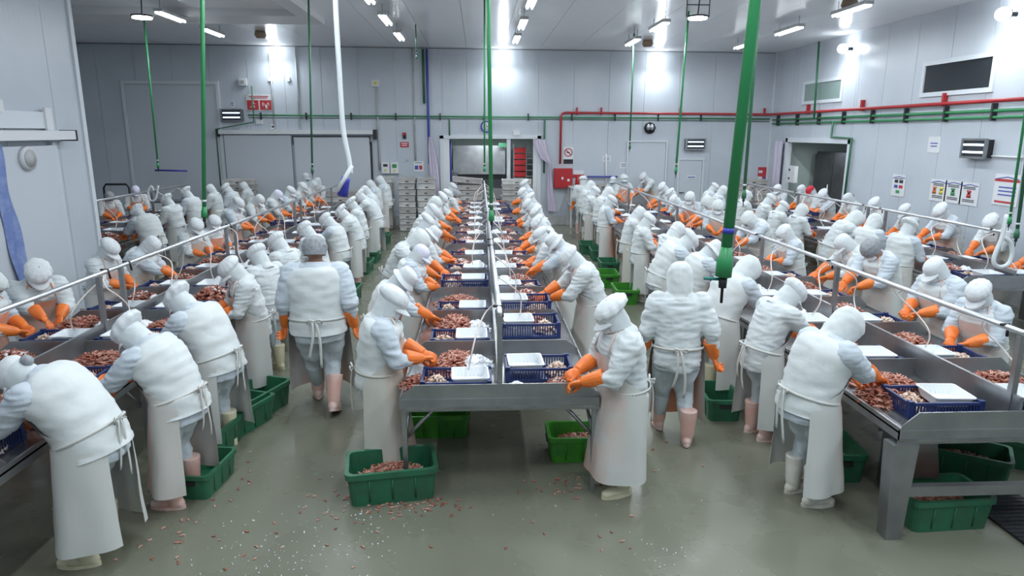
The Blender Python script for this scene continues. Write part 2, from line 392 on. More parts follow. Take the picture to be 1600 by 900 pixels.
# windows high on the right wall
def rwin(name, y0, y1, z0, z1, gl):
    m = MB(); f_ = .09
    m.box((XR - .04, y0 - f_, z0 - f_), (XR, y0, z1 + f_), 'trim'); m.box((XR - .04, y1, z0 - f_), (XR, y1 + f_, z1 + f_), 'trim')
    m.box((XR - .04, y0, z0 - f_), (XR, y1, z0), 'trim'); m.box((XR - .04, y0, z1), (XR, y1, z1 + f_), 'trim')
    o = struct(name, m); m = MB(); m.box((XR - .012, y0, z0), (XR - .003, y1, z1), gl); m.obj('pane', o)
rwin('window_1', 18.5, 20.6, 3.92, 4.4, 'glass_g')
rwin('window_2', 13.0, 15.0, 3.86, 4.42, 'glass')

# ------------------------------------------------------------------ pipes along the walls
def pipe(name, pts, r, mt, label, n=10, br=()):
    t = thing(name, label, 'pipe', (0, 0, 0)); m = MB(); m.tube(pts, r, mt, n); m.obj('pipe_run', t)
    for lo, hi, bm in br: mm = MB(); mm.box(lo, hi, bm); mm.obj('bracket', t)
    return t
br = [((x - .02, YB - .12, 3.56), (x + .02, YB - .003, 3.8), 'red') for x in (3.2, 4.0, 6.6, 9.4)] + [((XR - .1, y - .03, 3.55), (XR - .003, y + .03, 3.82), 'red') for y in (20.2, 17.3, 14.2, 11.9)]
pipe('fire_main_pipe', [(2.68, YB - .12, 2.0), (2.68, YB - .12, 3.52), (2.72, YB - .12, 3.6), (2.82, YB - .12, 3.63), (9.5, YB - .12, 3.6), (XR - .1, YB - .3, 3.6), (XR - .1, 6.0, 3.6)], .036, 'rpipe', 'thick red fire main running along the back and right walls', 10, br)
br = [((x - .018, YB - .1, 3.38), (x + .018, YB - .003, 3.6), 'sign_b') for x in [-6.9 + 1.42 * i for i in range(12)]]
pipe('green_wall_pipe', [(-7.3, YB - .07, 3.52), (9.6, YB - .07, 3.46)], .022, 'gpipe', 'green water pipe running along the back wall under the ceiling line', 8, br)
pipe('green_wall_pipe', [(-7.3, YB - .05, 3.44), (3, YB - .05, 3.42), (9.6, YB - .05, 3.38)], .012, 'gpipe_d', 'thin lower green pipe along the back wall', 6)
br = [((XR - .1, y - .025, 3.24), (XR - .003, y + .025, 3.56), 'sign_b') for y in [22.2 - 1.35 * i for i in range(10)]]
pipe('green_wall_pipe', [(XR - .06, 22.6, 3.42), (XR - .06, 6, 3.42)], .03, 'gpipe', 'upper of two green water pipes along the right wall', 8, br)
pipe('green_wall_pipe', [(XR - .06, 22.6, 3.3), (XR - .06, 6, 3.3)], .026, 'gpipe', 'lower of two green water pipes along the right wall', 8)
a = atx(1280, 65, XR - .15); b = atx(1272, 185, XR - .15)
pipe('green_wall_pipe', [(a.x, a.y, 5.5), b], .03, 'gpipe_d', 'green pipe dropping from the ceiling past the small high window', 8)
p = [atx(u, v, XR - .08) for u, v in ((1302, 190), (1299, 214), (1331, 216), (1320, 305))]
pipe('green_wall_pipe', p, .03, 'gpipe_d', 'green stepped pipe beside the right wall opening', 8)
pipe('green_wall_pipe', [(-8.28, YB - .25, 1.3), (-8.28, YB - .25, 3.08), (-7.1, YB - .2, 3.3), (-7.1, YB - .12, 4.4)], .022, 'gpipe_d', 'thin bent green pipe beside the back sliding door', 6)
pipe('green_wall_pipe', [(-1.72, YB - .12, 3.9), (-1.72, YB - .12, 5.55)], .04, 'gpipe_d', 'short dark green pipe next to the blue pipe', 8)
pipe('blue_wall_pipe', [(-1.6, YB - .12, 2.0), (-1.6, YB - .12, 5.55)], .04, 'bpipe', 'blue pipe dropping from ceiling left of the back opening', 8)
pipe('blue_wall_pipe', [(-.93, YB + .3, 1.4), (-.93, YB + .3, 2.75)], .035, 'bpipe', 'blue pipe inside the back opening', 8)
pipe('green_wall_pipe', [(-.93, YB - .1, 2.9), (-.93, YB - .1, 3.4)], .025, 'gpipe_d', 'short green stub above the left of the back opening', 6)
pipe('green_wall_pipe', [(2.15, YB - .1, 1.7), (2.15, YB - .1, 3.4)], .03, 'gpipe_d', 'green pipe beside the gathered curtain on the right', 6)
pipe('grey_conduit', [(-3.22, YB - .04, 1.8), (-3.22, YB - .04, 4.5)], .035, 'kerb', 'grey conduit under the square wall siren near centre left', 6)
pipe('grey_conduit', [(-6.5, YB - .04, 2.9), (-6.5, YB - .04, 5.4)], .03, 'kerb', 'grey conduit below the left flood lamp', 6)
pipe('grey_conduit', [(-5.7, YB - .04, 3.0), (-5.7, YB - .04, 5.6)], .025, 'kerb', 'thin conduit right of the left flood lamp', 6)
pipe('grey_conduit', [(-2.05, YB - .04, 2.1), (-2.05, YB - .04, 5.6)], .03, 'kerb', 'grey conduit above the switch sign by the curtain', 6)
pipe('white_conduit', [atx(1550, 244, XR - .04), atx(1598, 246, XR - .04)], .02, 'white', 'short horizontal conduit right of the right wall insect lamp', 6)

# ------------------------------------------------------------------ things on the walls
def wbox(name, label, cat, u, v, w_, h_, d_, mt, wall='b', sub=None):
    p = aty(u, v, YB) if wall == 'b' else atx(u, v, XR)
    rz = 0 if wall == 'b' else -PI / 2      # local -Y points into the room
    t = thing(name, label, cat, p, rz)
    m = MB(); m.box((-w_ / 2, -d_, -h_ / 2), (w_ / 2, -.003, h_ / 2), mt); m.obj('casing' if d_ > .03 else 'board', t)
    for nm, lo, hi, m2 in (sub or []):
        mm = MB(); mm.box((lo[0], -d_ - lo[1], lo[2]), (hi[0], -d_ + hi[1], hi[2]), m2); mm.obj(nm, t)
    return t
def lines(n, w_, z0, dz, mt='sign_b', h=.018):
    return [('print', (-w_ / 2 * (1 - .12 * (i % 2)), .004, z0 - dz * i - h), (w_ / 2 * (1 - .12 * (i % 2)), 0, z0 - dz * i), mt) for i in range(n)]
def insect(u, v, wall, label):
    t = wbox('insect_lamp', label, 'insect lamp', u, v, .66, .34, .14, 'dark', wall)
    m = MB(); m.box((-.34, -.17, -.19), (.34, -.12, -.15), 'steel'); m.box((-.34, -.17, .15), (.34, -.12, .19), 'steel'); m.box((-.34, -.17, -.15), (-.29, -.12, .15), 'steel'); m.box((.29, -.17, -.15), (.34, -.12, .15), 'steel'); m.obj('frame', t)
    for z in (-.07, .07): m = MB(); m.tube([(-.26, -.16, z), (.26, -.16, z)], .022, 'uv', 6); m.obj('lamp_tube', t)
insect(364, 180, 'b', 'steel insect lamp with two glowing tubes, left end of back wall')
insect(1085, 225, 'b', 'steel insect lamp above the white personnel door')
insect(1533, 232, 'r', 'large steel insect lamp on the right wall')
t = wbox('alarm_sign', 'white and red alarm sign with running man and siren pictograms', 'sign', 405, 160, .8, .5, .015, 'white', 'b',
     lines(2, .6, .2, .05, 'sign_r', .025) + [('print', (-.38, .004, -.23), (-.02, 0, .07), 'sign_r'), ('print', (.02, .004, -.23), (.38, 0, .07), 'sign_r')])
m = MB()
m.tube([(.2 + .02, -.022, -.2), (.2, -.022, -.06)], [.05, .01], 'white', 6)
for r_ in (.06, .1):
    for s in (0, PI): m.tube([(.2 + r_ * math.cos(s + q), -.022, -.06 + r_ * math.sin(s + q)) for q in (-.7, -.3, 0, .3, .7)], .009, 'white', 4)
m.ell((-.19, -.022, .02), (.025, .004, .025), 'white'); m.tube([(-.19, -.022, -.01), (-.21, -.022, -.09)], .02, 'white', 5); m.tube([(-.21, -.022, -.09), (-.15, -.022, -.13), (-.17, -.022, -.19)], .012, 'white', 5); m.tube([(-.21, -.022, -.09), (-.26, -.022, -.15), (-.31, -.022, -.15)], .012, 'white', 5); m.tube([(-.26, -.022, -.06), (-.2, -.022, -.02), (-.13, -.022, -.05)], .01, 'white', 5)
m.obj('pictogram', t)
wbox('small_notice', 'small notice with blue print above the left insect lamp', 'sign', 363, 163, .12, .2, .01, 'white', 'b', lines(2, .08, .06, .07, 'sign_blue', .03))
wbox('wall_siren', 'square white siren box on the left of back wall', 'siren', 380, 128, .24, .22, .08, 'white', 'b', [('lens', (-.05, .02, -.05), (.05, 0, .05), 'kerb')])
wbox('wall_siren', 'square white siren box near the middle of back wall', 'siren', 587, 130, .24, .2, .08, 'white', 'b', [('lens', (-.05, .02, -.05), (.05, 0, .05), 'sign_y')])
wbox('junction_box', 'white junction box under the alarm sign', 'box', 406, 190, .2, .14, .06, 'white')
wbox('junction_box', 'narrow socket box right of the alarm sign', 'box', 427, 198, .12, .16, .06, 'white', 'b', [('socket', (-.03, .005, -.03), (.03, 0, .03), 'sign_b')])
wbox('junction_box', 'small white box on the conduit below left flood lamp', 'box', 423, 124, .12, .12, .06, 'white')
wbox('junction_box', 'small white box on the thin conduit right of left flood lamp', 'box', 451, 124, .09, .12, .06, 'white')
wbox('junction_box', 'white box under the green pipe left of gathered curtain', 'box', 807, 208, .22, .14, .08, 'white')
t = wbox('control_box', 'left of two cream control boxes beside the opening', 'control box', 603, 262, .26, .36, .12, 'white', 'b', [('display', (-.07, .006, .04), (.07, 0, .12), 'sign_b'), ('button', (-.03, .02, -.1), (.03, 0, -.04), 'sign_y')])
t = wbox('control_box', 'right of two cream control boxes, with a lit green display', 'control box', 617, 262, .26, .36, .12, 'white', 'b', [('display', (-.07, .006, .0), (.07, 0, .12), 'sign_g'), ('button', (-.03, .02, -.12), (.03, 0, -.06), 'sign_y')])
wbox('switch_notice', 'white notice with two blue and red symbols by the curtain', 'sign', 654, 260, .32, .34, .02, 'white', 'b', lines(1, .22, .13, .05) + [('print', (-.12, .005, -.1), (-.01, 0, .03), 'sign_blue'), ('print', (.02, .005, -.1), (.12, 0, .03), 'sign_r')])
wbox('alarm_button', 'red fire alarm lamp with black call point', 'alarm', 632, 212, .11, .18, .06, 'dark', 'b', [('red_lamp', (-.05, .04, .02), (.05, 0, .1), 'red')])
wbox('red_notice', 'small red and white fire notice under the alarm lamp', 'sign', 632, 226, .28, .17, .012, 'sign_r', 'b', lines(2, .2, .05, .06, 'white', .025))
wbox('red_notice', 'small red notice beside the far left green drop pipe', 'sign', 330, 261, .14, .26, .012, 'sign_r', 'b', lines(3, .1, .08, .07, 'white', .02))
wbox('no_smoking_sign', 'white sign with a red prohibition ring and black caption plate', 'sign', 888, 243, .33, .56, .012, 'white', 'b', [('caption', (-.16, .004, -.27), (.16, 0, -.12), 'sign_b')] + lines(2, .24, -.15, .05, 'white', .015))
p = aty(888, 239, YB); m = MB()
rg = [(p.x + .125 * math.cos(a), YB - .02, p.z + .02 + .125 * math.sin(a)) for a in [2 * PI * i / 24 for i in range(25)]]
m.tube(rg, .015, 'sign_r', 4); m.tube([rg[9], rg[21]], .013, 'sign_r', 4); m.box((p.x - .05, YB - .018, p.z - .0), (p.x + .05, YB - .014, p.z + .035), 'sign_b')
o = m.obj('prohibition_ring'); o.parent = bpy.data.objects['no_smoking_sign']; o.matrix_parent_inverse = Matrix.Translation(-aty(888, 243, YB))
t = wbox('fire_hose_cabinet', 'red fire hose cabinet on the back wall at the foot of the red pipe', 'cabinet', 879, 278, .60, .64, .2, 'red', 'b', [('door', (-.27, .012, -.29), (.27, 0, .29), 'red')])
m = MB(); m.ell((.17, -.225, -.06), (.045, .012, .045), 'white'); m.ell((-.03, -.225, .0), (.035, .012, .05), 'white'); m.obj('lock', t)
t = thing('fire_extinguisher', 'red fire extinguisher on striped board right of the red cabinet', 'extinguisher', aty(903, 288, YB - .12))
m = MB(); m.tube([(0, 0, -.25), (0, 0, .18), (0, 0, .25), (0, 0, .3)], [.085, .085, .05, .025], 'red', 12); m.obj('cylinder', t)
m = MB(); m.tube([(0, 0, .3), (.05, -.03, .28), (.1, -.02, .1), (.1, 0, -.1)], .013, 'dark', 5); m.obj('hose', t)
m = MB(); m.box((-.16, .09, -.3), (.2, .11, .45), 'white'); m.box((-.16, .085, .2), (.2, .09, .32), 'sign_r'); m.obj('backboard', t)
wbox('extinguisher_sign', 'red and white diagonal striped extinguisher sign above grey totes', 'sign', 1191, 271, .3, .42, .012, 'sign_r', 'b', [('stripe', (-.13, .004, .02), (.0, 0, .1), 'white'), ('stripe', (-.15, .004, -.18), (.0, 0, -.1), 'white'), ('stripe', (.02, .004, -.19), (.14, 0, -.13), 'sign_blue')])
for u, v, w_, lb in ((948, 248, .28, 'small paper notice on back wall above the cross bar'), (974, 258, .25, 'small paper notice left of the second framed door'), (520, 255, .3, 'blue printed paper on the back sliding door'), (530, 270, .32, 'blank white paper on the back sliding door'), (1460, 226, None, 'small blue printed paper on the right wall')):
    wbox('paper_notice', lb, 'notice', u, v, w_ or .4, .2 if w_ else .34, .008, 'white', 'b' if w_ else 'r', lines(2, (w_ or .4) * .6, .04, .06, 'sign_blue', .02))
wbox('blank_plate', 'small grey plate on the wall between control boxes and notice', 'plate', 636, 250, .1, .08, .02, 'kerb')
# clock
p = aty(760, 198, YB - .04); t = thing('wall_clock', 'round blue rimmed wall clock above the back opening', 'clock', p)
m = MB(); m.tube([(.17 * math.cos(a), 0, .17 * math.sin(a)) for a in [2 * PI * i / 24 for i in range(25)]], .02, 'blue', 6); m.obj('rim', t)
m = MB(); m.tube([(0, .03, 0), (0, .0, 0)], .16, 'white', 20); m.obj('face', t)
m = MB(); m.tube([(0, -.01, 0), (0, -.01, .1)], .006, 'dark', 4); m.tube([(0, -.01, 0), (.06, -.01, .03)], .008, 'dark', 4); m.obj('hands', t)
# alarm horn
p = aty(1016, 200, YB - .1); t = thing('alarm_horn', 'round chrome and black twin alarm horn on the back wall', 'horn', p)
m = MB(); m.tube([(0, .1, 0), (0, .02, 0)], .19, 'dark', 8); m.obj('back_plate', t)
for s in (-.06, .06): m = MB(); m.ell((s, 0, .03), (.07, .06, .1), 'rail'); m.obj('horn_cup', t)
# posters on the right wall
def poster(u0, v0, u1, v1, label, kind):
    a = atx(u0, v0, XR - .01); b = atx(u1, v1, XR - .01); W_ = abs(a.y - b.y); H_ = a.z - b.z
    t = thing('poster', label, 'poster', (XR - .004, (a.y + b.y) / 2, (a.z + b.z) / 2), -PI / 2, 'hygiene posters on the right wall')
    m = MB(); m.box((-W_ / 2, -.01, -H_ / 2), (W_ / 2, 0, H_ / 2), 'white'); m.obj('sheet', t)
    m = MB(); m.tube([(-W_ * .45, -.014, H_ * .33), (0, -.014, H_ * .42), (W_ * .45, -.014, H_ * .36)], .008, 'sign_blue', 4); m.obj('swoosh', t)
    def bar(x0, x1, z0, z1, mt): mm = MB(); mm.box((x0 * W_, -.014, z0 * H_), (x1 * W_, -.01, z1 * H_), mt); mm.obj('print', t)
    if kind == 'grid':
        bar(-.3, -.04, .12, .26, 'sign_b'); bar(.06, .34, .12, .26, 'sign_b'); bar(-.3, -.04, -.12, .02, 'sign_blue'); bar(.06, .34, -.12, .02, 'sign_r'); bar(-.14, .14, -.36, -.22, 'sign_g'); bar(-.3, .3, .3, .33, 'sign_b')
    elif kind == 'table':
        bar(-.5, .5, .26, .34, 'sign_r')
        for i in range(3): bar(-.3, .4, .06 - i * .12, .1 - i * .12, 'sign_blue')
        bar(-.4, .4, -.42, -.36, 'sign_r')
    else:
        for z in (.28, .21, -.28, -.35): bar(-.32, .32, z, z + .035, 'sign_b')
        for i, mt in enumerate(kind):
            x = (i - (len(kind) - 1) / 2) * .42 * W_
            m = MB(); m.tube([(x - .0, -.014, -.16 * H_), (x, -.014, .02 * H_)], [W_ * .13, W_ * .1], mt, 6)
            for q in (-.1, 0, .1): m.tube([(x, -.014, 0), (x + q * W_, -.014, .15 * H_)], W_ * .045, mt, 5)
            for i_ in range(len(m.v)): vx = m.v[i_]; m.v[i_] = (vx[0], max(-.02, min(-.011, vx[1])), vx[2])
            m.obj('glove_picture', t)
poster(1396, 272, 1412, 308, 'narrow white poster with a grid of coloured squares', 'grid')
poster(1456, 279, 1476, 316, 'white poster with orange and yellow glove pictures', ('sign_o', 'sign_y'))
poster(1479, 281, 1500, 319, 'white poster with one green glove picture', ('sign_g',))
poster(1503, 284, 1526, 323, 'white poster with one red glove picture', ('sign_r',))
poster(1557, 271, 1588, 324, 'large white poster with red band and blue table rows', 'table')

# lamps: tube fixtures in five columns, and the flood lamps on the walls
def fixture(x, y, lab, rz=0):
    z = ceilz(x) - .26
    t = thing('tube_lamp', lab, 'ceiling lamp', (x, y, z), rz, 'twin tube ceiling lamps')
    m = MB(); m.box((-.09, -.62, .02), (.09, .62, .085), 'kerb'); m.obj('housing', t)
    for s in (-.045, .045): m = MB(); m.tube([(s, -.6, 0), (s, .6, 0)], .022, 'tube', 8); m.obj('lamp_tube', t)
    for s in (-.5, .5): m = MB(); m.tube([(0, s, .08), (0, s, .26)], .008, 'steel', 4); m.obj('hanger', t)
    L = bpy.data.lights.new('tube_light', 'AREA'); L.shape = 'RECTANGLE'; L.size = .16; L.size_y = 1.2; L.energy = TUBE_W; L.color = LAMP_COL
    lo = bpy.data.objects.new('tube_light', L); col.objects.link(lo); lo.parent = t; lo.location = (0, 0, -.03)
cols = [(-6.5, 'far left'), (-1.97, 'left centre'), (1.0, 'right centre'), (4.06, 'right'), (7.15, 'far right')]
rowsn = {0: [15.75, 18.1], 1: [13.1, 15.7, 18.3], 2: [13.3, 16.0, 18.5], 3: [16.0, 18.7], 4: [13.6, 16.3, 19.0]}
for ci, (x, nm) in enumerate(cols):
    ys = rowsn[ci]
    for i, y in enumerate(ys):
        fixture(x, y, 'twin tube ceiling lamp, %s column, %s from the camera' % (nm, ORD[i]))
    y = ys[0] - 2.6; kk = 0
    while y > -.5:
        if not (ci == 0 and y < 14) and not (ci == 3 and y > 13):
            fixture(x, y, 'twin tube lamp outside the frame, %s column, %s before the visible ones' % (nm, ORD[kk])); kk += 1
        y -= 2.6
def flood(p, d, lab, inward):
    t = thing('flood_lamp', lab, 'flood lamp', p, 0, 'flood lamps on the walls')
    n = Vector(inward)
    m = MB(); m.tube([-n * .06, n * .03], .09, 'dark', 12); m.obj('housing', t); m = MB(); m.tube([-n * .2, -n * .02], .04, 'dark', 6); m.obj('bracket', t)
    m = MB(); m.ell(n * .05, (.13, .13, .12), 'flood'); m.obj('lens', t)
    L = bpy.data.lights.new('flood_light', 'AREA'); L.shape = 'DISK'; L.size = .3; L.energy = FLOOD_W; L.color = LAMP_COL
    lo = bpy.data.objects.new('flood_light', L); col.objects.link(lo); lo.parent = t; lo.location = n * .25 + Vector((0, 0, -.1))
    lo.rotation_euler = (n * .35 + Vector((0, 0, -1))).to_track_quat('-Z', 'Y').to_euler()
    lo2 = lo.copy(); lo2.data = L.copy(); col.objects.link(lo2); lo2.parent = t; lo2.data.energy = FLOOD_W * .22; lo2.rotation_euler = (-n * .6 + Vector((0, 0, -1))).to_track_quat('-Z', 'Y').to_euler(); lo2.location = n * .45 + Vector((0, 0, -.35))
for u, v, lb in ((428, 80, 'left flood lamp high on the back wall'), (786, 90, 'middle flood lamp high on the back wall'), (1028, 96, 'right flood lamp high on the back wall')):
    flood(aty(u, v, YB - .2), 0, lb, (0, -1, 0))
for u, v, lb in ((1320, 76, 'far flood lamp on the right wall'), (1572, 22, 'near flood lamp on the right wall')):
    flood(atx(u, v, XR - .2), 0, lb, (-1, 0, 0))
# round hanging lamps
for u, v, lb in ((222, 28, 'flat round lamp hanging under the left ceiling beam'), (1090, 29, 'flat lamp in a wire cage hanging near the right')):
    p = atz(u, v, 5.15); t = thing('hanging_lamp', lb, 'ceiling lamp', p)
    m = MB(); m.tube([(0, 0, .05), (0, 0, .02)], .2, 'dark', 14); m.obj('shade', t)
    m = MB(); m.tube([(0, 0, .02), (0, 0, -.01)], .18, 'tube', 14); m.obj('diffuser', t)
    m = MB(); m.tube([(0, 0, .05), (.02, 0, .35)], .012, 'dark', 5)
    if u > 1000:
        for s in (-.22, .22): m.tube([(s, 0, .03), (s, 0, .4)], .01, 'dark', 4)
        m.tube([(-.22, 0, .25), (.22, 0, .25)], .01, 'dark', 4)
    m.obj('hanger', t)
for u, v, lb in ((407, 56, 'round smoke detector left of the left flood reflection'), (1012, 66, 'round smoke detector by the right tube lamps'), (1328, 3, 'round smoke detector at the top right of the ceiling')):
    p = atz(u, v, 5.5); p.z = ceilz(p.x) - .1; m = MB(); m.tube([(0, 0, .1), (0, 0, 0), (0, 0, -.08)], [.13, .16, .11], 'brown', 12); tag(m.obj('smoke_detector', None, p), lb, 'detector')

# ------------------------------------------------------------------ drop pipes from the ceiling
def drop(u0, u1, v1, Y, r, lab, mt='gpipe', v0=0, nozzle=True, handle=False):
    r *= .72
    B = aty(u1, v1, Y); T = aty(u0, v0, Y); d = (T - B); k_ = (5.6 - B.z) / d.z; T = B + d * k_
    t = thing('drop_pipe', lab, 'pipe', B, 0, 'green drop pipes over the tables'); d = T - B; u_ = d.normalized()
    m = MB(); m.tube([u_ * r * 2, d], r, mt, 14); m.obj('pipe_run', t)
    m = MB(); m.tube([u_ * r * 8, u_ * r * 9], r * 1.05, 'blue' if handle else 'white', 14); m.obj('blue_ring', t)
    m = MB(); m.tube([(0, 0, 0), u_ * r * 3.2, u_ * r * 3.6, u_ * r * 5.5], [r * 1.5, r * 1.5, r * 1.25, r * 1.02], mt, 14); m.obj('coupling', t)
    if nozzle:
        m = MB(); m.tube([(0, 0, -r * 5), (0, 0, -r * 2.2), (0, 0, -r * 2.1), (0, 0, 0)], [r * .28, r * .28, r * .75, r * .8], 'dark', 10); m.obj('valve', t)
    if handle:
        m = MB(); m.tube([(-.02, 0, -r * .5), (-r * 3.6, 0, -r * .3)], r * .3, 'teal', 8); m.obj('handle', t)
    return B
drop(1180, 1130, 432, 4.1, .047, 'thick near green drop pipe with black valve and teal handle', handle=True)
drop(763, 768, 345, 8.0, .032, 'green drop pipe over the middle table')
drop(316, 319, 340, 8.3, .033, 'green drop pipe over the left table')
drop(757, 757, 268, 14.5, .026, 'thin green drop pipe behind the middle one', nozzle=False)
drop(222, 247, 262, 16.5, .028, 'slanting green drop pipe over the far left table', v0=0)
drop(482, 488, 270, 14.0, .028, 'thin dark green drop pipe above the left table end', 'gpipe_d')
drop(990, 984, 232, 19, .03, 'far green drop pipe left of the framed door', 'gpipe_d', v0=75)
drop(1075, 1056, 270, 15.5, .032, 'green drop pipe in front of the white door', 'gpipe', v0=30)
drop(1187, 1162, 310, 9.8, .032, 'slimmer green drop pipe just behind the thick one', 'gpipe_d')
drop(1612, 1577, 350, 7.2, .02, 'green drop pipe at right edge over the far right table', 'gpipe', v0=110)
drop(1622, 1588, 372, 6.6, .024, 'dark green drop pipe at right edge beside the steel column', 'gpipe_d', v0=110)
drop(650, 651, 92, 18, .022, 'short green stub pipe hanging from the ceiling', 'gpipe_d', v0=60, nozzle=False)
# white hose with the blue bell
Yh = 9.0
pts = [aty(u, v, Yh) for u, v in ((521, -140), (524, 0), (530, 110), (536, 200), (545, 248), (548, 272))]
t = thing('spray_hose', 'white hose hanging over the left table with a blue bell shaped head', 'hose', (0, 0, 0))
m = MB(); pts[0].z = 5.6; m.tube(crv(pts), .033, 'hose', 10); m.obj('hose', t)
m = MB(); m.tube([aty(u, v, Yh - .1) for u, v in ((550, 259), (527, 298))], .026, 'hose', 8); m.obj('spray_arm', t)
m = MB(); m.tube([aty(u, v, Yh) for u, v in ((541, 277), (539, 283), (535, 306))], [.055, .06, .072], 'blue', 12); m.obj('blue_bell', t)
pts = [aty(u, v, 14.0) for u, v in ((247, 290), (243, 310), (235, 313), (231, 300), (236, 291), (240, 298))]
m = MB(); m.tube(crv(pts), .02, 'hose', 6); tag(m.obj('looped_hose'), 'white looped hose below the slanting far left drop pipe', 'hose')
pts = [atz(1577, 352, 1.9)] ; p0 = Vector((8.35, 9.4, 1.95))
pts = [aty(u, v, 9.4) for u, v in ((1574, 335), (1566, 370), (1556, 395), (1553, 410), (1562, 417), (1576, 412), (1582, 395), (1578, 378), (1566, 370))]
m = MB(); m.tube(crv(pts), .03, 'hose', 8); tag(m.obj('looped_hose'), 'thick white looped hose at the near end of the far right table', 'hose')
m = MB(); m.tube([aty(u, v, 22.3) for u, v in ((242, 266), (292, 267))], .03, 'blue', 6); tag(m.obj('wall_bar'), 'blue and grey horizontal bar near the slanting drop pipe', 'bar')
m = MB(); m.tube([aty(u, v, 22.7) for u, v in ((917, 276), (965, 276))], .03, 'bpipe', 6); m.tube([aty(u, v, 22.76) for u, v in ((947, 240), (947, 300))], .03, 'white', 6); tag(m.obj('cross_bar'), 'cross shaped rack with a blue bar on the back wall', 'rack')

# ------------------------------------------------------------------ next room furniture and curtains
t = thing('tube_lamp', 'tube lamp under the ceiling of the room behind the back opening', 'ceiling lamp', (.3, 23.9, 2.85))
m = MB(); m.tube([(-.6, 0, 0), (.6, 0, 0)], .025, 'tube', 8); m.obj('lamp_tube', t); m = MB(); m.box((-.62, -.06, .02), (.62, .06, .1), 'white'); m.obj('housing', t)
L = bpy.data.lights.new('tube_light', 'AREA'); L.shape = 'RECTANGLE'; L.size = 1.2; L.size_y = .15; L.energy = 55; L.color = LAMP_COL
lo = bpy.data.objects.new('tube_light', L); col.objects.link(lo); lo.parent = t; lo.location = (0, 0, -.03)
t = thing('glazing_machine', 'large stainless machine with a hood seen through the back opening', 'machine', (-.05, 24.6, 0))
m = MB(); m.box((-.85, 0, 1.55), (1.0, .9, 2.55), 'steel'); m.obj('hood', t)
m = MB(); m.box((-.8, -.3, .7), (1.0, .9, 1.05), 'steel'); m.obj('bed', t)
m = MB(); m.box((-.75, .1, 1.05), (.9, .8, 1.55), 'dark'); m.obj('tunnel', t)
for x_ in (-.7, .9): m = MB(); m.box((x_ - .04, -.2, 0), (x_ + .04, -.12, .7), 'steel'); m.obj('leg', t)
m = MB(); m.box((-1.1, 24.0, 0), (-.75, 24.5, 1.7), 'steel'); m.box((-1.12, 23.98, 1.3), (-.73, 24.0, 1.65), 'steel_wet'); tag(m.obj('steel_cupboard'), 'narrow stainless cupboard at left inside the back opening', 'cupboard')
t = thing('tray_rack', 'steel rack of red and black trays inside the back opening', 'rack', (1.75, 24.6, 0))
m = MB()
for x_ in (-.5, -.05, .4):
    for y_ in (0, .5): m.box((x_ - .015, y_ - .015, 0), (x_ + .015, y_ + .015, 2.6), 'steel')
m.obj('frame', t)
for k_ in range(9):
    m = MB(); m.box((-.48, -.02, .62 + k_ * .21), (-.07, .5, .79 + k_ * .21), 'rpipe' if k_ > 3 else 'tote'); m.obj('tray', t)
    m = MB(); m.box((-.03, -.02, .62 + k_ * .21), (.38, .5, .66 + k_ * .21), 'steel'); m.obj('shelf', t)
m = MB(); m.box((.02, 0, 0), (.02 + .32, .02, .15), 'gpipe_d'); p = aty(778, 230, 24.4); tag(m.obj('exit_plate', None, p), 'small green plate hanging inside the back opening', 'sign')
def curtain(pts2, lab):
    rows = []
    for (u, v, wd) in pts2:
        p = aty(u, v, YB - .22); rows.append([(p.x + wd * (j / 15 - .5), YB - .22 + .05 * math.sin(j * 1.9), p.z) for j in range(16)])
    m = MB(); m.grid(rows, 'curtain'); tag(m.obj('curtain'), lab, 'curtain')
curtain([(672, 214, .1), (675, 235, .24), (678, 262, .3), (681, 290, .26), (682, 330, .2), (683, 350, .16)], 'pale lilac curtain hanging straight at the left of the back opening')
curtain([(843, 218, .4), (847, 235, .36), (853, 248, .3), (859, 256, .1), (859, 275, .14), (860, 300, .2), (863, 330, .3)], 'pale lilac curtain gathered and tied at the right of the back opening')
rows = []
for i in range(14): rows.append([(XR - .12 + .04 * math.sin(j * 2), 21.55 + j * .09, 2.75 - i * .211) for j in range(8)])
m = MB(); m.grid(rows, 'curtain'); tag(m.obj('curtain'), 'pale curtain bunched beside the cold store opening', 'curtain')
wbox('control_box', 'pale green control box beside the cold store opening', 'control box', 1241, 272, .0 + .5, .5, .12, 'white', 'r', [('knob', (-.1, .02, .1), (-.04, 0, .16), 'sign_b'), ('knob', (-.1, .02, -.16), (-.04, 0, -.1), 'sign_b')])

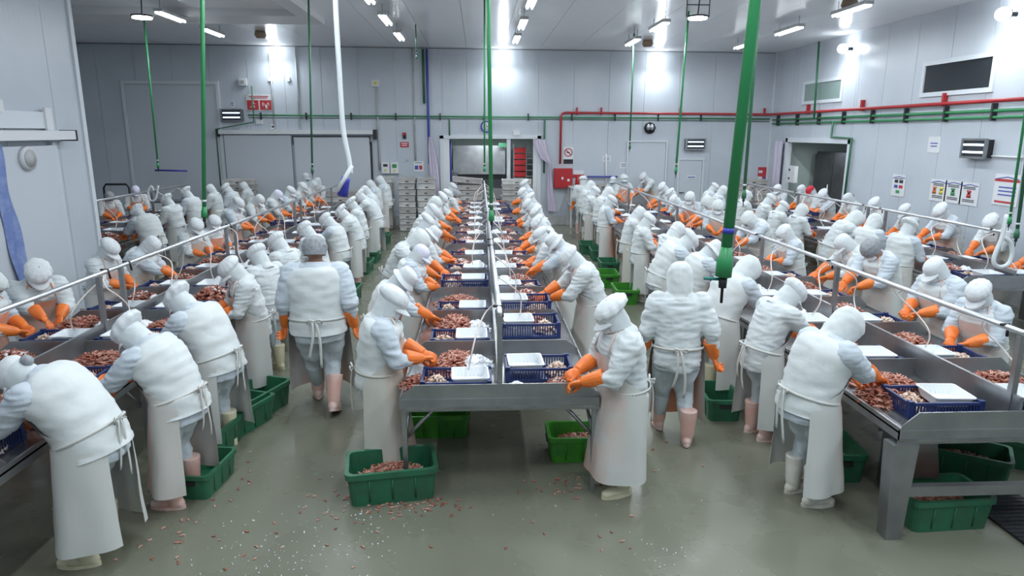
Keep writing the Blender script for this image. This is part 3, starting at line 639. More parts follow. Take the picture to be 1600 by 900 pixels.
# ------------------------------------------------------------------ totes
def tote_mesh(mt, W_=.52, D_=.62, H_=.178):
    m = MB(); t_ = .02
    m.box((-W_ / 2 + .05, -D_ / 2 + .05, 0), (W_ / 2 - .05, D_ / 2 - .05, .03), mt)
    for a, b in (((-W_ / 2 + .012, -D_ / 2 + .012, .022), (W_ / 2 - .012, -D_ / 2 + .012 + t_, H_ - .04)), ((-W_ / 2 + .012, D_ / 2 - .012 - t_, .02), (W_ / 2 - .012, D_ / 2 - .012, H_ - .04)),
                 ((-W_ / 2 + .012, -D_ / 2 + .032, .02), (-W_ / 2 + .032, D_ / 2 - .032, H_ - .04)), ((W_ / 2 - .032, -D_ / 2 + .032, .02), (W_ / 2 - .012, D_ / 2 - .032, H_ - .04))): m.box(a, b, mt)
    for a, b in (((-W_ / 2, -D_ / 2, H_ - .04), (W_ / 2, -D_ / 2 + .035, H_)), ((-W_ / 2, D_ / 2 - .035, H_ - .04), (W_ / 2, D_ / 2, H_)), ((-W_ / 2, -D_ / 2 + .035, H_ - .04), (-W_ / 2 + .035, D_ / 2 - .035, H_)), ((W_ / 2 - .035, -D_ / 2 + .035, H_ - .04), (W_ / 2, D_ / 2 - .035, H_))): m.box(a, b, mt)
    for s in (-1, 1):
        y_ = s * (D_ / 2 - .012)
        m.box((-.075, min(y_, y_ + s * .012), .05), (.075, max(y_, y_ + s * .012), .125), mt)
        m.box((-.05, min(y_ + s * .012, y_ + s * .014), .07), (.05, max(y_ + s * .012, y_ + s * .014), .10), 'dark')
    return m.mesh('tote')
TG, TW = tote_mesh('tote'), tote_mesh('tote_w')
TGL, TWL = tote_mesh('tote', .95, .5, .17), tote_mesh('tote_w', .95, .5, .17)
def stack(x, y, n, name, big=False, rz=0, rngs=1, tilt_top=False):
    rg = random.Random(rngs)
    H_ = .17 if big else .178
    for k_ in range(n):
        me = (TGL if rg.random() < .65 else TWL) if big else (TG if rg.random() < .6 else TW)
        o = link('tote', me, None, (x + rg.uniform(-.01, .01), y + rg.uniform(-.01, .01), k_ * (H_ + .003)))
        o.rotation_euler = (0, 0, rz + R(rg.uniform(-2, 2)))
        if tilt_top and k_ == n - 1: o.rotation_euler = (0, R(5), rz); o.location.z += .05
        pos = 'topmost' if k_ == n - 1 else ('bottom' if k_ == 0 else ORD[k_])
        lab = '%s plastic tote, %s, %s' % ('white' if 'w' in me.materials[0].name[:1] else 'grey', ('topmost of' if k_ == n - 1 else 'lowest of' if k_ == 0 else ORD[k_] + ' up in'), name)
        tag(o, lab, 'tote', 'plastic totes stacked along the back wall')
stack(-2.2, 21.5, 9, 'the tall stack left of the lilac curtain', rngs=2)
stack(-1.62, 21.55, 9, 'the tall stack touching the lilac curtain', rngs=3)
stack(-2.95, 21.9, 9, 'the stack behind the last left table workers', rngs=4)
stack(-4.25, 21.6, 7, 'the stack behind the blue bell', True, rngs=5)
stack(-7.45, 21.9, 9, 'the stack under the left insect lamp', True, rngs=6)
stack(-.35, 21.9, 9, 'the stack left behind the middle table', True, rngs=7, tilt_top=True)
stack(1.2, 21.9, 9, 'the stack right behind the middle table', True, rngs=8)
stack(4.0, 22.2, 8, 'the stack beside the extinguisher', True, rngs=9)
stack(8.75, 21.8, 9, 'the stack under the striped sign', True, rngs=10)

# ================================================================== shrimp, ice, crates
def shrimp_into(m, M, L, r, mt, curl, n=5, k=4):
    pts = []; rs = []
    for i in range(n):
        t = i / (n - 1); a = (t - .5) * curl; rad = L / max(curl, .4)
        pts.append(M @ Vector((rad * math.sin(a), rad * (1 - math.cos(a)), 0))); rs.append(r * (.55 + .75 * math.sin(PI * (t * .85 + .12))) * (1 if i < n - 1 else .45))
    m.tube(pts, rs, mt, k, cap=False)
def pile_mesh(name, n, rx, ry, h, L, r, mts, seed, ice=0):
    rg = random.Random(seed); m = MB(); ns_ = 10; rows = []
    for i in range(5):
        t = i / 4; row = []
        for j in range(14):
            a = 2 * PI * j / 14; q = (1 - t) * (1 + .14 * math.sin(3 * a + seed)); row.append((rx * q * math.cos(a), ry * q * math.sin(a), h * .8 * math.sin(t * PI / 2) ** 1.1))
        rows.append(row)
    m.grid(rows, mts[0], closed=True)
    for i in range(n):
        a = rg.uniform(0, 2 * PI); q = math.sqrt(rg.random()) * 1.1; qq = q / (1 + 0 * a)
        x, y = rx * q * math.cos(a), ry * q * math.sin(a); z = h * max(0, 1 - q * q) + .006 + rg.uniform(0, .01)
        M = Matrix.Translation((x, y, z)) @ Matrix.Rotation(rg.uniform(0, 2 * PI), 4, 'Z') @ Matrix.Rotation(rg.uniform(-.7, .7), 4, 'X') @ Matrix.Rotation(rg.uniform(-.5, .5), 4, 'Y')
        mt = mts[0] if rg.random() < .6 else mts[1]
        shrimp_into(m, M, L * rg.uniform(.75, 1.15), r, mt, rg.uniform(1.4, 3.2))
    if ice:
        for i in range(ice):
            a = rg.uniform(0, 2 * PI); q = math.sqrt(rg.random()) * .55; x, y = rx * (.2 + q * math.cos(a)), ry * q * math.sin(a)
            z = h * max(0, 1 - (x / rx) ** 2 - (y / ry) ** 2) + .015
            s = rg.uniform(.008, .02); m.ell((x, y, z), (s, s, s * .8), 'ice', nu=5, nv=3)
    return m.mesh(name)
RAW = [pile_mesh('raw_shrimp_pile', 190, .22, .19, .10, .085, .0085, ('raw1', 'raw2'), s, ice) for s, ice in ((1, 0), (2, 50), (3, 15), (4, 90))]
RAWN = [pile_mesh('raw_shrimp_pile', 420, .22, .22, .13, .085, .008, ('raw1', 'raw2'), 8, 40), pile_mesh('raw_shrimp_pile', 420, .27, .2, .10, .085, .008, ('raw1', 'raw2'), 9, 0)]
PEEL = [pile_mesh('peeled_shrimp_pile', 120, .11, .13, .07, .055, .009, ('peel1', 'peel2'), s) for s in (1, 2, 3)]
SCR = [pile_mesh('shell_heap', 170, .25, .15, .05, .05, .006, ('raw2', 'raw1'), s) for s in (1, 2)]
def ice_mesh(seed, rx=.16, ry=.14, h=.09):
    m = MB(); rows = []; rg = random.Random(seed)
    for i in range(12):
        t = i / 11; row = []
        for j in range(26):
            a = 2 * PI * j / 26; q = (1 - t); p = Vector((rx * q * math.cos(a), ry * q * math.sin(a), h * math.sin(t * PI / 2)))
            n_ = noise.noise(p * 22 + Vector((seed, 0, 0))); row.append(p * (1 + .22 * n_) + Vector((0, 0, .012 * rg.random() * (1 - q * q * q))))
        rows.append(row)
    m.grid(rows, 'ice', closed=True, smooth=False)
    for i in range(60):
        a = rg.uniform(0, 2 * PI); q = rg.random() ** .5 * 1.25; s = rg.uniform(.005, .013)
        m.ell((rx * q * math.cos(a), ry * q * math.sin(a), h * max(0, 1 - q * q) + .004), (s, s, s), 'ice', nu=5, nv=3)
    return m.mesh('ice_pile')
ICE = [ice_mesh(s) for s in (1, 2, 3)]
def crate_mesh(W_=.58, D_=.38, H_=.125, mt='crate'):
    m = MB(); t_ = .014
    m.box((-W_ / 2 + .01, -D_ / 2 + .01, 0), (W_ / 2 - .01, D_ / 2 - .01, .01), mt)
    for z0, z1, e in ((0, .026, 0), (H_ - .022, H_, .006)):
        m.box((-W_ / 2 - e, -D_ / 2 - e, z0), (W_ / 2 + e, -D_ / 2 + t_, z1), mt); m.box((-W_ / 2 - e, D_ / 2 - t_, z0), (W_ / 2 + e, D_ / 2 + e, z1), mt)
        m.box((-W_ / 2 - e, -D_ / 2 + t_, z0), (-W_ / 2 + t_, D_ / 2 - t_, z1), mt); m.box((W_ / 2 - t_, -D_ / 2 + t_, z0), (W_ / 2 + e, D_ / 2 - t_, z1), mt)
    for sx in (-1, 1):
        for sy in (-1, 1):
            x_, y_ = sx * (W_ / 2 - .014), sy * (D_ / 2 - .014); m.box((x_ - .02, y_ - .02, 0), (x_ + .02, y_ + .02, H_ + .012), mt)
    n = 24
    for i in range(1, n):
        x_ = -W_ / 2 + W_ * i / n
        for s in (-1, 1): y_ = s * (D_ / 2 - .006); m.box((x_ - .005, y_ - .004, .026), (x_ + .005, y_ + .004, H_ - .022), mt)
    n = 14
    for i in range(1, n):
        y_ = -D_ / 2 + D_ * i / n
        for s in (-1, 1): x_ = s * (W_ / 2 - .006); m.box((x_ - .004, y_ - .006, .026), (x_ + .004, y_ + .006, H_ - .022), mt)
    return m.mesh('slotted_crate')
CRATE = crate_mesh(); CRATEH = crate_mesh(.62, .42, .16)
def tray_mesh(W_=.31, D_=.30, H_=.085):
    m = MB(); rows = []
    def ring(w_, d_, z, r_=.025):
        out = []
        for cx_, cy_, a0 in ((w_ / 2 - r_, d_ / 2 - r_, 0), (-w_ / 2 + r_, d_ / 2 - r_, 90), (-w_ / 2 + r_, -d_ / 2 + r_, 180), (w_ / 2 - r_, -d_ / 2 + r_, 270)):
            for k_ in range(4): a = R(a0 + 30 * k_); out.append((cx_ + r_ * math.cos(a), cy_ + r_ * math.sin(a), z))
        return out
    b = .055
    rows = [ring(W_ - b, D_ - b, 0), ring(W_ - .012, D_ - .012, H_ - .01), ring(W_ + .008, D_ + .008, H_ - .01), ring(W_ + .008, D_ + .008, H_), ring(W_ - .02, D_ - .02, H_), ring(W_ - b - .01, D_ - b - .01, .008), ring(.06, .06, .007, .02)]
    m.grid(rows, 'tray', closed=True, smooth=False)
    m.add(ring(.06, .06, .007, .02), [tuple(range(16))], 'tray'); m.add(ring(W_ - b, D_ - b, 0), [tuple(range(16))[::-1]], 'tray')
    # ribs of the side walls
    for i in range(7):
        x_ = -W_ / 2 + .05 + i * (W_ - .1) / 6
        for s in (-1, 1): m.tube([(x_, s * (D_ / 2 - b / 2 - .004), .01), (x_, s * (D_ / 2 - .011), H_ - .012)], .003, 'tray', 4)
    return m.mesh('white_tray')
TRAY = tray_mesh()

# ================================================================== tables
TABLES = [  # key, xc, y0, stations, half width, spine height, posts, near legs thick, label, side names
    ('T0', -7.9, 11.95, 6, .82, 1.0, (13.5, 17.0), 'far left table'),
    ('T1', -3.88, 3.0, 14, .82, 1.06, (3.6, 7.0, 7.45, 10.6, 11.0, 14.6, 15.1, 18.3), 'left table'),
    ('T2', .16, 5.25, 13, .82, 1.0, (5.32, 8.45, 8.95, 12.1, 15.4, 18.6), 'middle table'),
    ('T3', 3.97, 4.5, 13, .9, 1.1, (4.62, 7.25, 9.3, 10.4, 13.5, 14.9, 18.0), 'right table'),
    ('T4', 7.75, 9.3, 9, .85, 1.06, (9.72, 12.65, 13.25, 16.3, 19.0), 'far right table'),
]
ZT = .865
def table(key, xc, y0, n, hw, zs, posts, lab):
    y1 = y0 + 1.2 * n
    t = thing('steel_work_table', {'T0': 'stainless work table furthest left, starting behind the grey wall end', 'T1': 'long stainless work table left of the centre aisle, cut by the left frame edge', 'T2': 'long stainless work table in the middle with its near end facing the camera', 'T3': 'long stainless work table on the right with a tall centre spine and thick near leg', 'T4': 'stainless work table furthest right, along the right wall'}[key], 'table', (xc, y0, 0))
    Ly = y1 - y0
    m = MB(); m.box((-hw, 0, ZT - .015), (hw, Ly, ZT), 'steel_wet'); m.obj('work_surface', t)
    for s in (-1, 1):
        m = MB(); m.box((min(s * hw, s * (hw - .015)), 0, ZT - .07), (max(s * hw, s * (hw - .015)), Ly, ZT + .03), 'steel'); m.obj('side_rim', t)
    m = MB(); m.box((-.012, .016, ZT), (.012, Ly, zs), 'steel'); m.box((-.014, .016, zs), (.014, Ly, zs + .012), 'steel'); m.obj('centre_spine', t)
    def prof(y, top):
        pr = [(-hw + .01, ZT - .0), (-hw + .01, ZT + .045), (-hw + .13, top), (hw - .13, top), (hw - .01, ZT + .045), (hw - .01, ZT)]
        v = [(x_, y, z_) for x_, z_ in pr] + [(x_, y + .012, z_) for x_, z_ in pr]
        mm = MB(); mm.add(v, [tuple(range(6)), tuple(range(6, 12))[::-1]] + [(i, i + 6, (i + 1) % 6 + 6, (i + 1) % 6) for i in range(6)], 'steel'); return mm
    for k_ in range(n + 1):
        prof(min(k_ * 1.2, Ly - .014), ZT + .135 if key != 'T3' else ZT + .15).obj('divider' if 0 < k_ < n else 'end_panel', t)
    m = MB(); m.box((-hw, -.012, ZT - .09), (hw, .02, ZT + .015), 'steel'); m.box((-hw, -.02, ZT - .075), (hw, -.01, ZT - .05), 'steel_wet'); m.obj('front_fascia', t)
    # legs with their braces
    ly = [.03 + i * 3.0 for i in range(int((Ly - .1) // 3.0) + 1)] + [Ly - .05]
    for i, y in enumerate(ly):
        for s in (-1, 1):
            m = MB(); x_ = s * (hw - .03)
            if key == 'T3' and i == 0:
                x_ = s * (hw - .02)
                v = []
                for z_, a in ((0, .06), (ZT - .09, .10)):
                    xx = x_ - s * .02
                    v += [(xx - a, y - .06, z_), (xx + a, y - .06, z_), (xx + a, y + .06, z_), (xx - a, y + .06, z_)]
                m.add(v, [(0, 3, 2, 1), (4, 5, 6, 7), (0, 1, 5, 4), (1, 2, 6, 5), (2, 3, 7, 6), (3, 0, 4, 7)], 'steel'); m.obj('leg', t)
                if s == -1:
                    m = MB(); m.add([(x_ + .1, y, ZT - .1), (x_ + .3, y, ZT - .1), (x_ + .62, y + .35, .28), (x_ + .38, y + .35, .28), (x_ + .1, y + .02, ZT - .1), (x_ + .3, y + .02, ZT - .1), (x_ + .62, y + .37, .28), (x_ + .38, y + .37, .28)], [(0, 1, 2, 3), (7, 6, 5, 4), (0, 4, 5, 1), (1, 5, 6, 2), (2, 6, 7, 3), (3, 7, 4, 0)], 'steel'); m.obj('brace_plate', t)
                    m = MB(); m.box((x_, y - .03, .34), (-x_, y + .03, .42), 'steel'); m.obj('cross_bar', t)
            else:
                m.box((x_ - .02, y, 0), (x_ + .02, y + .04, ZT - .015), 'steel'); m.obj('leg', t)
                m = MB(); m.tube([(x_, y + .02, ZT - .36), (x_ - s * .3, y + .02, ZT - .03)], .016, 'steel', 4); m.obj('brace', t)
                if i == 0 and key == 'T2':
                    m = MB(); m.tube([(x_, y + .03, ZT - .36), (x_ - s * .04, y + .5, ZT - .03)], .016, 'steel', 4); m.obj('brace', t)
    # posts and rail
    for y in posts:
        m = MB(); m.box((-.022, y - y0 - .022, ZT), (.022, y - y0 + .022, 1.56), 'steel'); m.obj('post', t)
    pts = [(0, posts[0] - y0 - .02, 1.58)] + [(.0, y - y0, 1.58) for y in posts[1:]] + [(0, Ly - .3, 1.58)]
    if key == 'T0': pts = [(0, -.2, 1.6), (0, Ly, 1.6)]
    if key == 'T1': pts = [(0, .0, 1.58), (0, Ly - .3, 1.58)]
    m = MB(); m.tube(pts, .024, 'rail', 8); m.obj('rail', t)
    for i, y in enumerate(posts[:4]):
        m = MB(); m.tube([(-.05, y - y0 + .15, 1.6), (.02, y - y0 + .16, 1.6), (.03, y - y0 + .17, 1.5)], .012, 'dark', 5); m.obj('hose_clip', t)
    return t
for a in TABLES: table(*a)
rg = random.Random(11)
for key, xc, y0, n, hw, zs, posts, lab in TABLES:
    for k_ in range(n):
        for s, sn in ((-1, 'left'), (1, 'right')):
            near = (y0 + 1.2 * k_) < 8.2
            pos = '%s from camera, %s side of %s' % (ORD[k_], sn, lab)
            cx_ = xc + s * (.36 + (.04 if key == 'T3' else 0)); cy_ = y0 + 1.2 * k_ + .26
            ry_ = R(rg.uniform(-3, 3)); high = (key == 'T2' and s == 1 and k_ == 1) or rg.random() < .06
            if key == 'T3' and k_ == 0: cy_ += .16
            odd = key == 'T2' and s == 1 and k_ < 2
            if odd: cy_ += .32 if k_ == 0 else .26
            zc = ZT + (.05 if high else .0) + .002
            o = link('slotted_crate', CRATEH if high else CRATE, None, (cx_, cy_, zc)); o.rotation_euler = (0, 0, ry_)
            tag(o, 'blue slotted crate, ' + pos, 'crate', 'blue slotted crates on the tables')
            hh = .16 if high else .125
            o = link('white_tray', TRAY, None, (cx_ - s * .115, cy_ + rg.uniform(-.01, .01), zc + hh - .065)); o.rotation_euler = (R(rg.uniform(-1, 3)), 0, ry_ + R(rg.uniform(-3, 3)))
            tag(o, 'white ribbed tray in its crate, ' + pos, 'tray', 'white trays in the blue crates')
            if rg.random() < .85 or near:
                o = link('peeled_shrimp', PEEL[rg.randrange(3)], None, (cx_ + s * .17, cy_, zc + .012)); o.rotation_euler = (0, 0, rg.uniform(0, 6)); o.scale = (.85, .95, rg.uniform(.9, 1.5))
                tag(o, 'pale peeled shrimp in the crate, ' + pos, 'shrimp', 'peeled shrimp in the crates', 'stuff')
            q = rg.random()
            me = RAWN[0] if (near and q < .5) else RAWN[1] if near else RAW[rg.randrange(4)]
            if odd and k_ == 0: continue
            o = link('raw_shrimp', me, None, (xc + s * rg.uniform(.36, .5), y0 + 1.2 * k_ + (.95 if odd else .82), ZT)); o.rotation_euler = (0, 0, rg.uniform(0, 6)); sc = rg.uniform(1.0, 1.25); o.scale = (sc, sc * .85, sc * rg.uniform(.85, 1.2))
            tag(o, 'reddish raw shrimp behind the crate, ' + pos, 'shrimp', 'raw shrimp piles on the tables', 'stuff')
            if rg.random() < .55 or (key == 'T2' and k_ == 0):
                o = link('crushed_ice', ICE[rg.randrange(3)], None, (xc + s * .2, y0 + 1.2 * k_ + .78, ZT + .03)); o.rotation_euler = (0, 0, rg.uniform(0, 6))
                tag(o, 'heap of white crushed ice, ' + pos, 'ice', 'crushed ice heaps on the tables', 'stuff')
            # thin water hose falling from the rail to the tray
            if rg.random() < .75:
                yh = y0 + 1.2 * k_ + .5; p0 = Vector((xc, yh, 1.56)); p3 = Vector((xc + s * .26, cy_ + .05, ZT + .15)); b_ = s * rg.uniform(.05, .3); sg = rg.choice((-1, 1))
                pts = [p0.lerp(p3, q) + Vector((b_ * math.sin(PI * q) * .5, .12 * math.sin(2 * PI * q) * sg, .06 * math.sin(PI * q))) for q in (0, .15, .3, .5, .7, .85, 1)]
                m = MB(); m.tube(crv(pts, 3), .0075, 'hose_pink', 5); tag(m.obj('water_hose'), 'thin pale hanging hose, ' + pos, 'hose', 'thin water hoses at the stations')
def one(name, me, loc, rz, lab, cat, sc=1, kind=None, group=None):
    o = link(name, me, None, loc); o.rotation_euler = (0, 0, rz); o.scale = (sc, sc, sc); return tag(o, lab, cat, group, kind)
one('raw_shrimp', RAW[0], (-.55, 5.62, ZT), 1, 'raw shrimp spilled along the near left rim of the middle table', 'shrimp', .7, 'stuff')
one('raw_shrimp', RAW[1], (.33, 5.38, ZT), 1, 'small raw shrimp and ice heap at the near end of the middle table', 'shrimp', .5, 'stuff')
one('crushed_ice', ICE[1], (.3, 5.42, ZT + .02), 1, 'bright ice heap by the post at the near end of middle table', 'ice', .7, 'stuff')
one('raw_shrimp', RAW[2], (.7, 5.5, ZT), 2, 'thin spread of shrimp under the near right worker hands', 'shrimp', .7, 'stuff')
one('raw_shrimp', RAW[0], (3.3, 5.12, ZT), .4, 'raw shrimp spilled at the near left corner of the right table', 'shrimp', .95, 'stuff')
m = MB(); m.tube([(0, 0, .0), (0, 0, .012)], .085, 'dark', 16); tag(m.obj('drain_hole', None, (3.36, 4.68, ZT + .004)), 'round black drain in the near left corner of the right table', 'drain')

# ------------------------------------------------------------------ green bins on the floor
def bin_mesh(mt, W_=.68, D_=.42, H_=.27):
    m = MB(); rows = []
    def rr(w_, d_, z, r_=.05):
        out = []
        for cx_, cy_, a0 in ((w_ / 2 - r_, d_ / 2 - r_, 0), (-w_ / 2 + r_, d_ / 2 - r_, 90), (-w_ / 2 + r_, -d_ / 2 + r_, 180), (w_ / 2 - r_, -d_ / 2 + r_, 270)):
            for k_ in range(4): a = R(a0 + 30 * k_); out.append((cx_ + r_ * math.cos(a), cy_ + r_ * math.sin(a), z))
        return out
    rows = [rr(W_ - .06, D_ - .06, .0), rr(W_ - .02, D_ - .02, H_ - .05), rr(W_ + .01, D_ + .01, H_ - .045), rr(W_ + .01, D_ + .01, H_), rr(W_ - .05, D_ - .05, H_), rr(W_ - .1, D_ - .1, .02), rr(.12, .12, .02)]
    m.grid(rows, mt, closed=True, smooth=False)
    m.add(rr(.12, .12, .02), [tuple(range(16))], mt); m.add(rr(W_ - .06, D_ - .06, 0), [tuple(range(16))[::-1]], mt)
    for i in range(3):
        x_ = -W_ / 4 + i * W_ / 4
        for s in (-1, 1): m.tube([(x_, s * (D_ / 2 - .025), .03), (x_, s * (D_ / 2 - .008), H_ - .06)], .007, mt, 4)
    for s in (-1, 1):
        m.box((min(s * (W_ / 2 - .018), s * (W_ / 2 + .008)), -.07, H_ - .1), (max(s * (W_ / 2 - .018), s * (W_ / 2 + .008)), .07, H_ - .06), 'dark')
    return m.mesh('green_bin')
GB = [bin_mesh('gbin'), bin_mesh('gbin2')]
def gbin(x, y, rz, lab, br_=0, fill=None, sc=1):
    one('green_bin', GB[br_], (x, y, .001), R(rz), lab, 'bin', sc, None, 'green plastic bins on the floor')
    if fill: one('shell_scraps', SCR[fill % 2], (x, y, .05 + .042 * fill), R(rz), 'shrimp shell scraps inside the ' + lab, 'scraps', 1, 'stuff')
gbin(-.76, 5.36, 9, 'dark green bin by the near left leg of the middle table', 0, 3, 1.1)
gbin(-.42, 6.55, 0, 'bright green bin under the middle table behind the first left worker', 1, None, .9)
gbin(.95, 5.98, 0, 'bright green bin under the near right of the middle table', 1, 2, .95)
gbin(-2.45, 7.15, 70, 'dark green bin at the feet of the fourth left aisle worker', 0, None, 1.05)
gbin(-2.5, 6.75, 70, 'dark green bin between the third and fourth left aisle workers', 0, 1)
gbin(-2.62, 6.2, 80, 'green bin at the feet of the third worker in the left aisle', 0, 1)
gbin(-2.4, 5.55, 84, 'green bin nearest the camera in the left aisle', 0, None, .82)
gbin(3.2, 5.65, 84, 'dark green bin between the two nearest right table workers', 0, 1)
gbin(3.62, 4.75, 3, 'green bin under the cross bar of the right table', 0, 2)
gbin(4.35, 5.45, -35, 'dark green bin deep under the near right table', 0, 2)
gbin(5.1, 5.6, -35, 'dark green bin right of the table at the right frame edge', 0, 1)
gbin(2.62, 6.95, 85, 'green bin by the walking worker in the right aisle', 0, None, .9)
gbin(2.62, 8.3, 85, 'green bin behind the walking worker, third in the right aisle', 0, None)
gbin(2.62, 9.4, 85, 'dark green bin in the right aisle before the bright pair', 0, None)
for i, (u, v, b_) in enumerate([(948, 445, 1), (950, 425, 0), (976, 470, 1), (935, 405, 0), (918, 395, 0), (925, 380, 0)]):
    p = atz(u, v, 0); gbin(p.x, p.y, 88, '%s green bin, %s of the far ones in the right aisle' % ('bright' if b_ else 'dark', ORD[i]), b_)
for i, (u, v) in enumerate([(566, 470), (585, 425), (597, 408), (604, 390), (612, 380)]):
    p = atz(u, v, 0); gbin(p.x - .25, p.y, 88, 'dark green bin, %s of the far ones in the left aisle' % ORD[i], 0)
gbin(-8.9, 13.6, 80, 'dark bin under the far left table', 0)
# scraps and ice crumbs on the floor
def scatter(name, lab, spots, mts, L, r, seed, crumbs=False):
    rg = random.Random(seed); m = MB()
    for (x, y, sx, sy, n) in spots:
        for i in range(n):
            px, py = x + rg.gauss(0, sx), y + rg.gauss(0, sy)
            if crumbs:
                s = rg.uniform(.003, .008); m.ell((px, py, s * .5), (s, s, s), mts[0], nu=4, nv=3)
            else:
                M = Matrix.Translation((px, py, r * .8)) @ Matrix.Rotation(rg.uniform(0, 6.28), 4, 'Z')
                shrimp_into(m, M, L * rg.uniform(.5, 1.1), r, mts[rg.random() < .5], rg.uniform(1, 3))
    tag(m.obj(name), lab, 'scraps', None, 'stuff')
scatter('floor_scraps', 'pinkish shrimp shell bits scattered over the wet floor', [(-.65, 5.12, .22, .08, 70), (-1.1, 5.2, .15, .25, 25), (.75, 5.45, .18, .12, 26), (-2.35, 4.75, .15, .15, 14), (-1.5, 4.6, .5, .35, 22), (.6, 4.6, 1.0, .4, 14), (4.35, 4.6, .2, .3, 50), (3.9, 5.0, .3, .2, 20), (-2.2, 5.6, .1, .5, 12), (2, 5.6, .5, .8, 10)], ('raw1', 'raw2'), .05, .006, 5)
scatter('ice_crumbs', 'white ice crumbs scattered on the floor near the left aisle', [(-1.35, 4.5, .3, .25, 90), (-.9, 4.9, .2, .3, 60), (-1.9, 4.6, .3, .3, 30), (1.0, 4.6, .8, .5, 20), (1.35, 4.35, .1, .12, 30)], ('ice',), .02, .004, 6, True)
t = MB(); t.box((4.05, 4.2, .001), (4.55, 5.3, .02), 'mat')
for i in range(20): t.box((4.05, 4.22 + i * .054, .02), (4.55, 4.235 + i * .054, .026), 'mat')
tag(t.obj('rubber_mat'), 'black ribbed rubber mat on the floor at the lower right', 'mat')
# stainless bits beneath the right table, column at the right
m = MB(); m.add([(3.35, 5.2, .55), (3.95, 5.2, .5), (4.05, 5.7, .6), (3.45, 5.7, .66), (3.4, 5.2, .75), (3.9, 5.2, .72), (4.0, 5.7, .78), (3.5, 5.7, .8)], [(0, 3, 2, 1), (4, 5, 6, 7), (0, 1, 5, 4), (1, 2, 6, 5), (2, 3, 7, 6), (3, 0, 4, 7)], 'steel_wet'); m.box((3.5, 5.3, 0), (3.56, 5.36, .6), 'steel'); m.box((3.85, 5.6, 0), (3.91, 5.66, .6), 'steel')
tag(m.obj('steel_chute'), 'wet stainless chute under the near end of the right table', 'chute')
m = MB(); p = atx(1580, 345, 9.3); m.box((8.95, 10.15, .0), (9.55, 10.55, 1.85), 'steel'); m.box((8.9, 10.1, 1.85), (9.6, 10.6, 1.9), 'steel_wet'); tag(m.obj('steel_column'), 'upright stainless column cabinet at the right frame edge', 'cabinet')
t = thing('wheeled_trolley', 'dark tube frame handle standing behind the far left workers', 'trolley', (-10.2, 19.9, 0))
m = MB(); m.tube([(-.35, 0, .1), (-.35, 0, 1.45), (-.28, 0, 1.55), (.28, 0, 1.55), (.35, 0, 1.45), (.35, 0, .1)], .03, 'dark', 8); m.obj('handle', t)
m = MB(); m.box((-.35, -.4, .1), (.35, .5, .16), 'dark'); m.obj('deck', t)
for q in ((-.28, -.3), (.28, -.3), (-.28, .4), (.28, .4)): m = MB(); m.tube([(q[0] - .02, q[1], .055), (q[0] + .02, q[1], .055)], .055, 'dark', 10); m.obj('wheel', t)
m = MB(); m.box((-10.1, 20.6, 0), (-7.6, 21.3, .95), 'trim'); m.box((-10.1, 20.6, .95), (-7.6, 21.3, 1.0), 'steel'); tag(m.obj('low_cabinet'), 'low white cabinet with steel top behind the far left table', 'cabinet')
m = MB()
for y_ in (21.8, 22.5):
    for x_ in (2.95, 3.4): m.box((x_ - .03, y_ - .02, 0), (x_ + .03, y_ + .02, 1.3), 'kerb')
m.box((2.92, 21.75, .7), (3.43, 22.55, .74), 'kerb'); m.box((2.92, 21.75, 1.26), (3.43, 22.55, 1.3), 'kerb')
tag(m.obj('wooden_rack'), 'pale open rack beside the red fire cabinet', 'rack')

# ================================================================== people
def fbm(p, s, st=(1, 1, 1)): return noise.noise(Vector((p[0] * s * st[0], p[1] * s * st[1], p[2] * s * st[2])))
def ridge(v): return 1 - abs(v) * 2.2
def surf_rows(rows, phis, off=0):
    """rows: (centre, side, fwd, rx, ry[, half-range start]) -> grid rows; phi 0 = forward"""
    return [[c + sd * (rx + off) * math.sin(p) + fw * (ry + off) * math.cos(p) for p in phis] for c, sd, fw, rx, ry in rows]
class Spine:
    def __init__(s, lean, curve, hip):
        s.lean, s.curve, s.hip = lean, curve, Vector(hip)
    def ang(s, q):
        if q < 0: return s.lean * .35
        return s.lean * (.6 + .8 * q / .5) + s.curve * (q / .5) ** 2
    def fr(s, q):
        p = s.hip.copy(); n = 12
        for i in range(n):
            a = s.ang(q * (i + .5) / n); p += Vector((0, math.sin(a), math.cos(a))) * q / n
        a = s.ang(q); return p, Vector((1, 0, 0)), Vector((0, math.cos(a), -math.sin(a))), Vector((0, math.sin(a), math.cos(a)))
TORSO = [(-.17, .185, .150), (-.10, .195, .158), (0, .192, .155), (.1, .182, .148), (.2, .186, .150), (.3, .198, .152), (.38, .208, .150), (.44, .192, .138), (.49, .135, .112), (.53, .09, .09)]
def torso_r(q, w):
    for (a, b) in zip(TORSO[:-1], TORSO[1:]):
        if a[0] <= q <= b[0]:
            t = (q - a[0]) / (b[0] - a[0]); return (a[1] + (b[1] - a[1]) * t) * w, (a[2] + (b[2] - a[2]) * t) * w
    return (TORSO[0] if q < 0 else TORSO[-1])[1:]
def ik(S, W, a, b, hint):
    d = W - S; L = d.length
    if L > (a + b) * .985: W = S + d * ((a + b) * .985 / L); d = W - S; L = d.length
    x = (a * a - b * b + L * L) / (2 * L); h = math.sqrt(max(0, a * a - x * x)); u = d / L
    p = (hint - u * hint.dot(u)).normalized(); return S + u * x + p * h, W
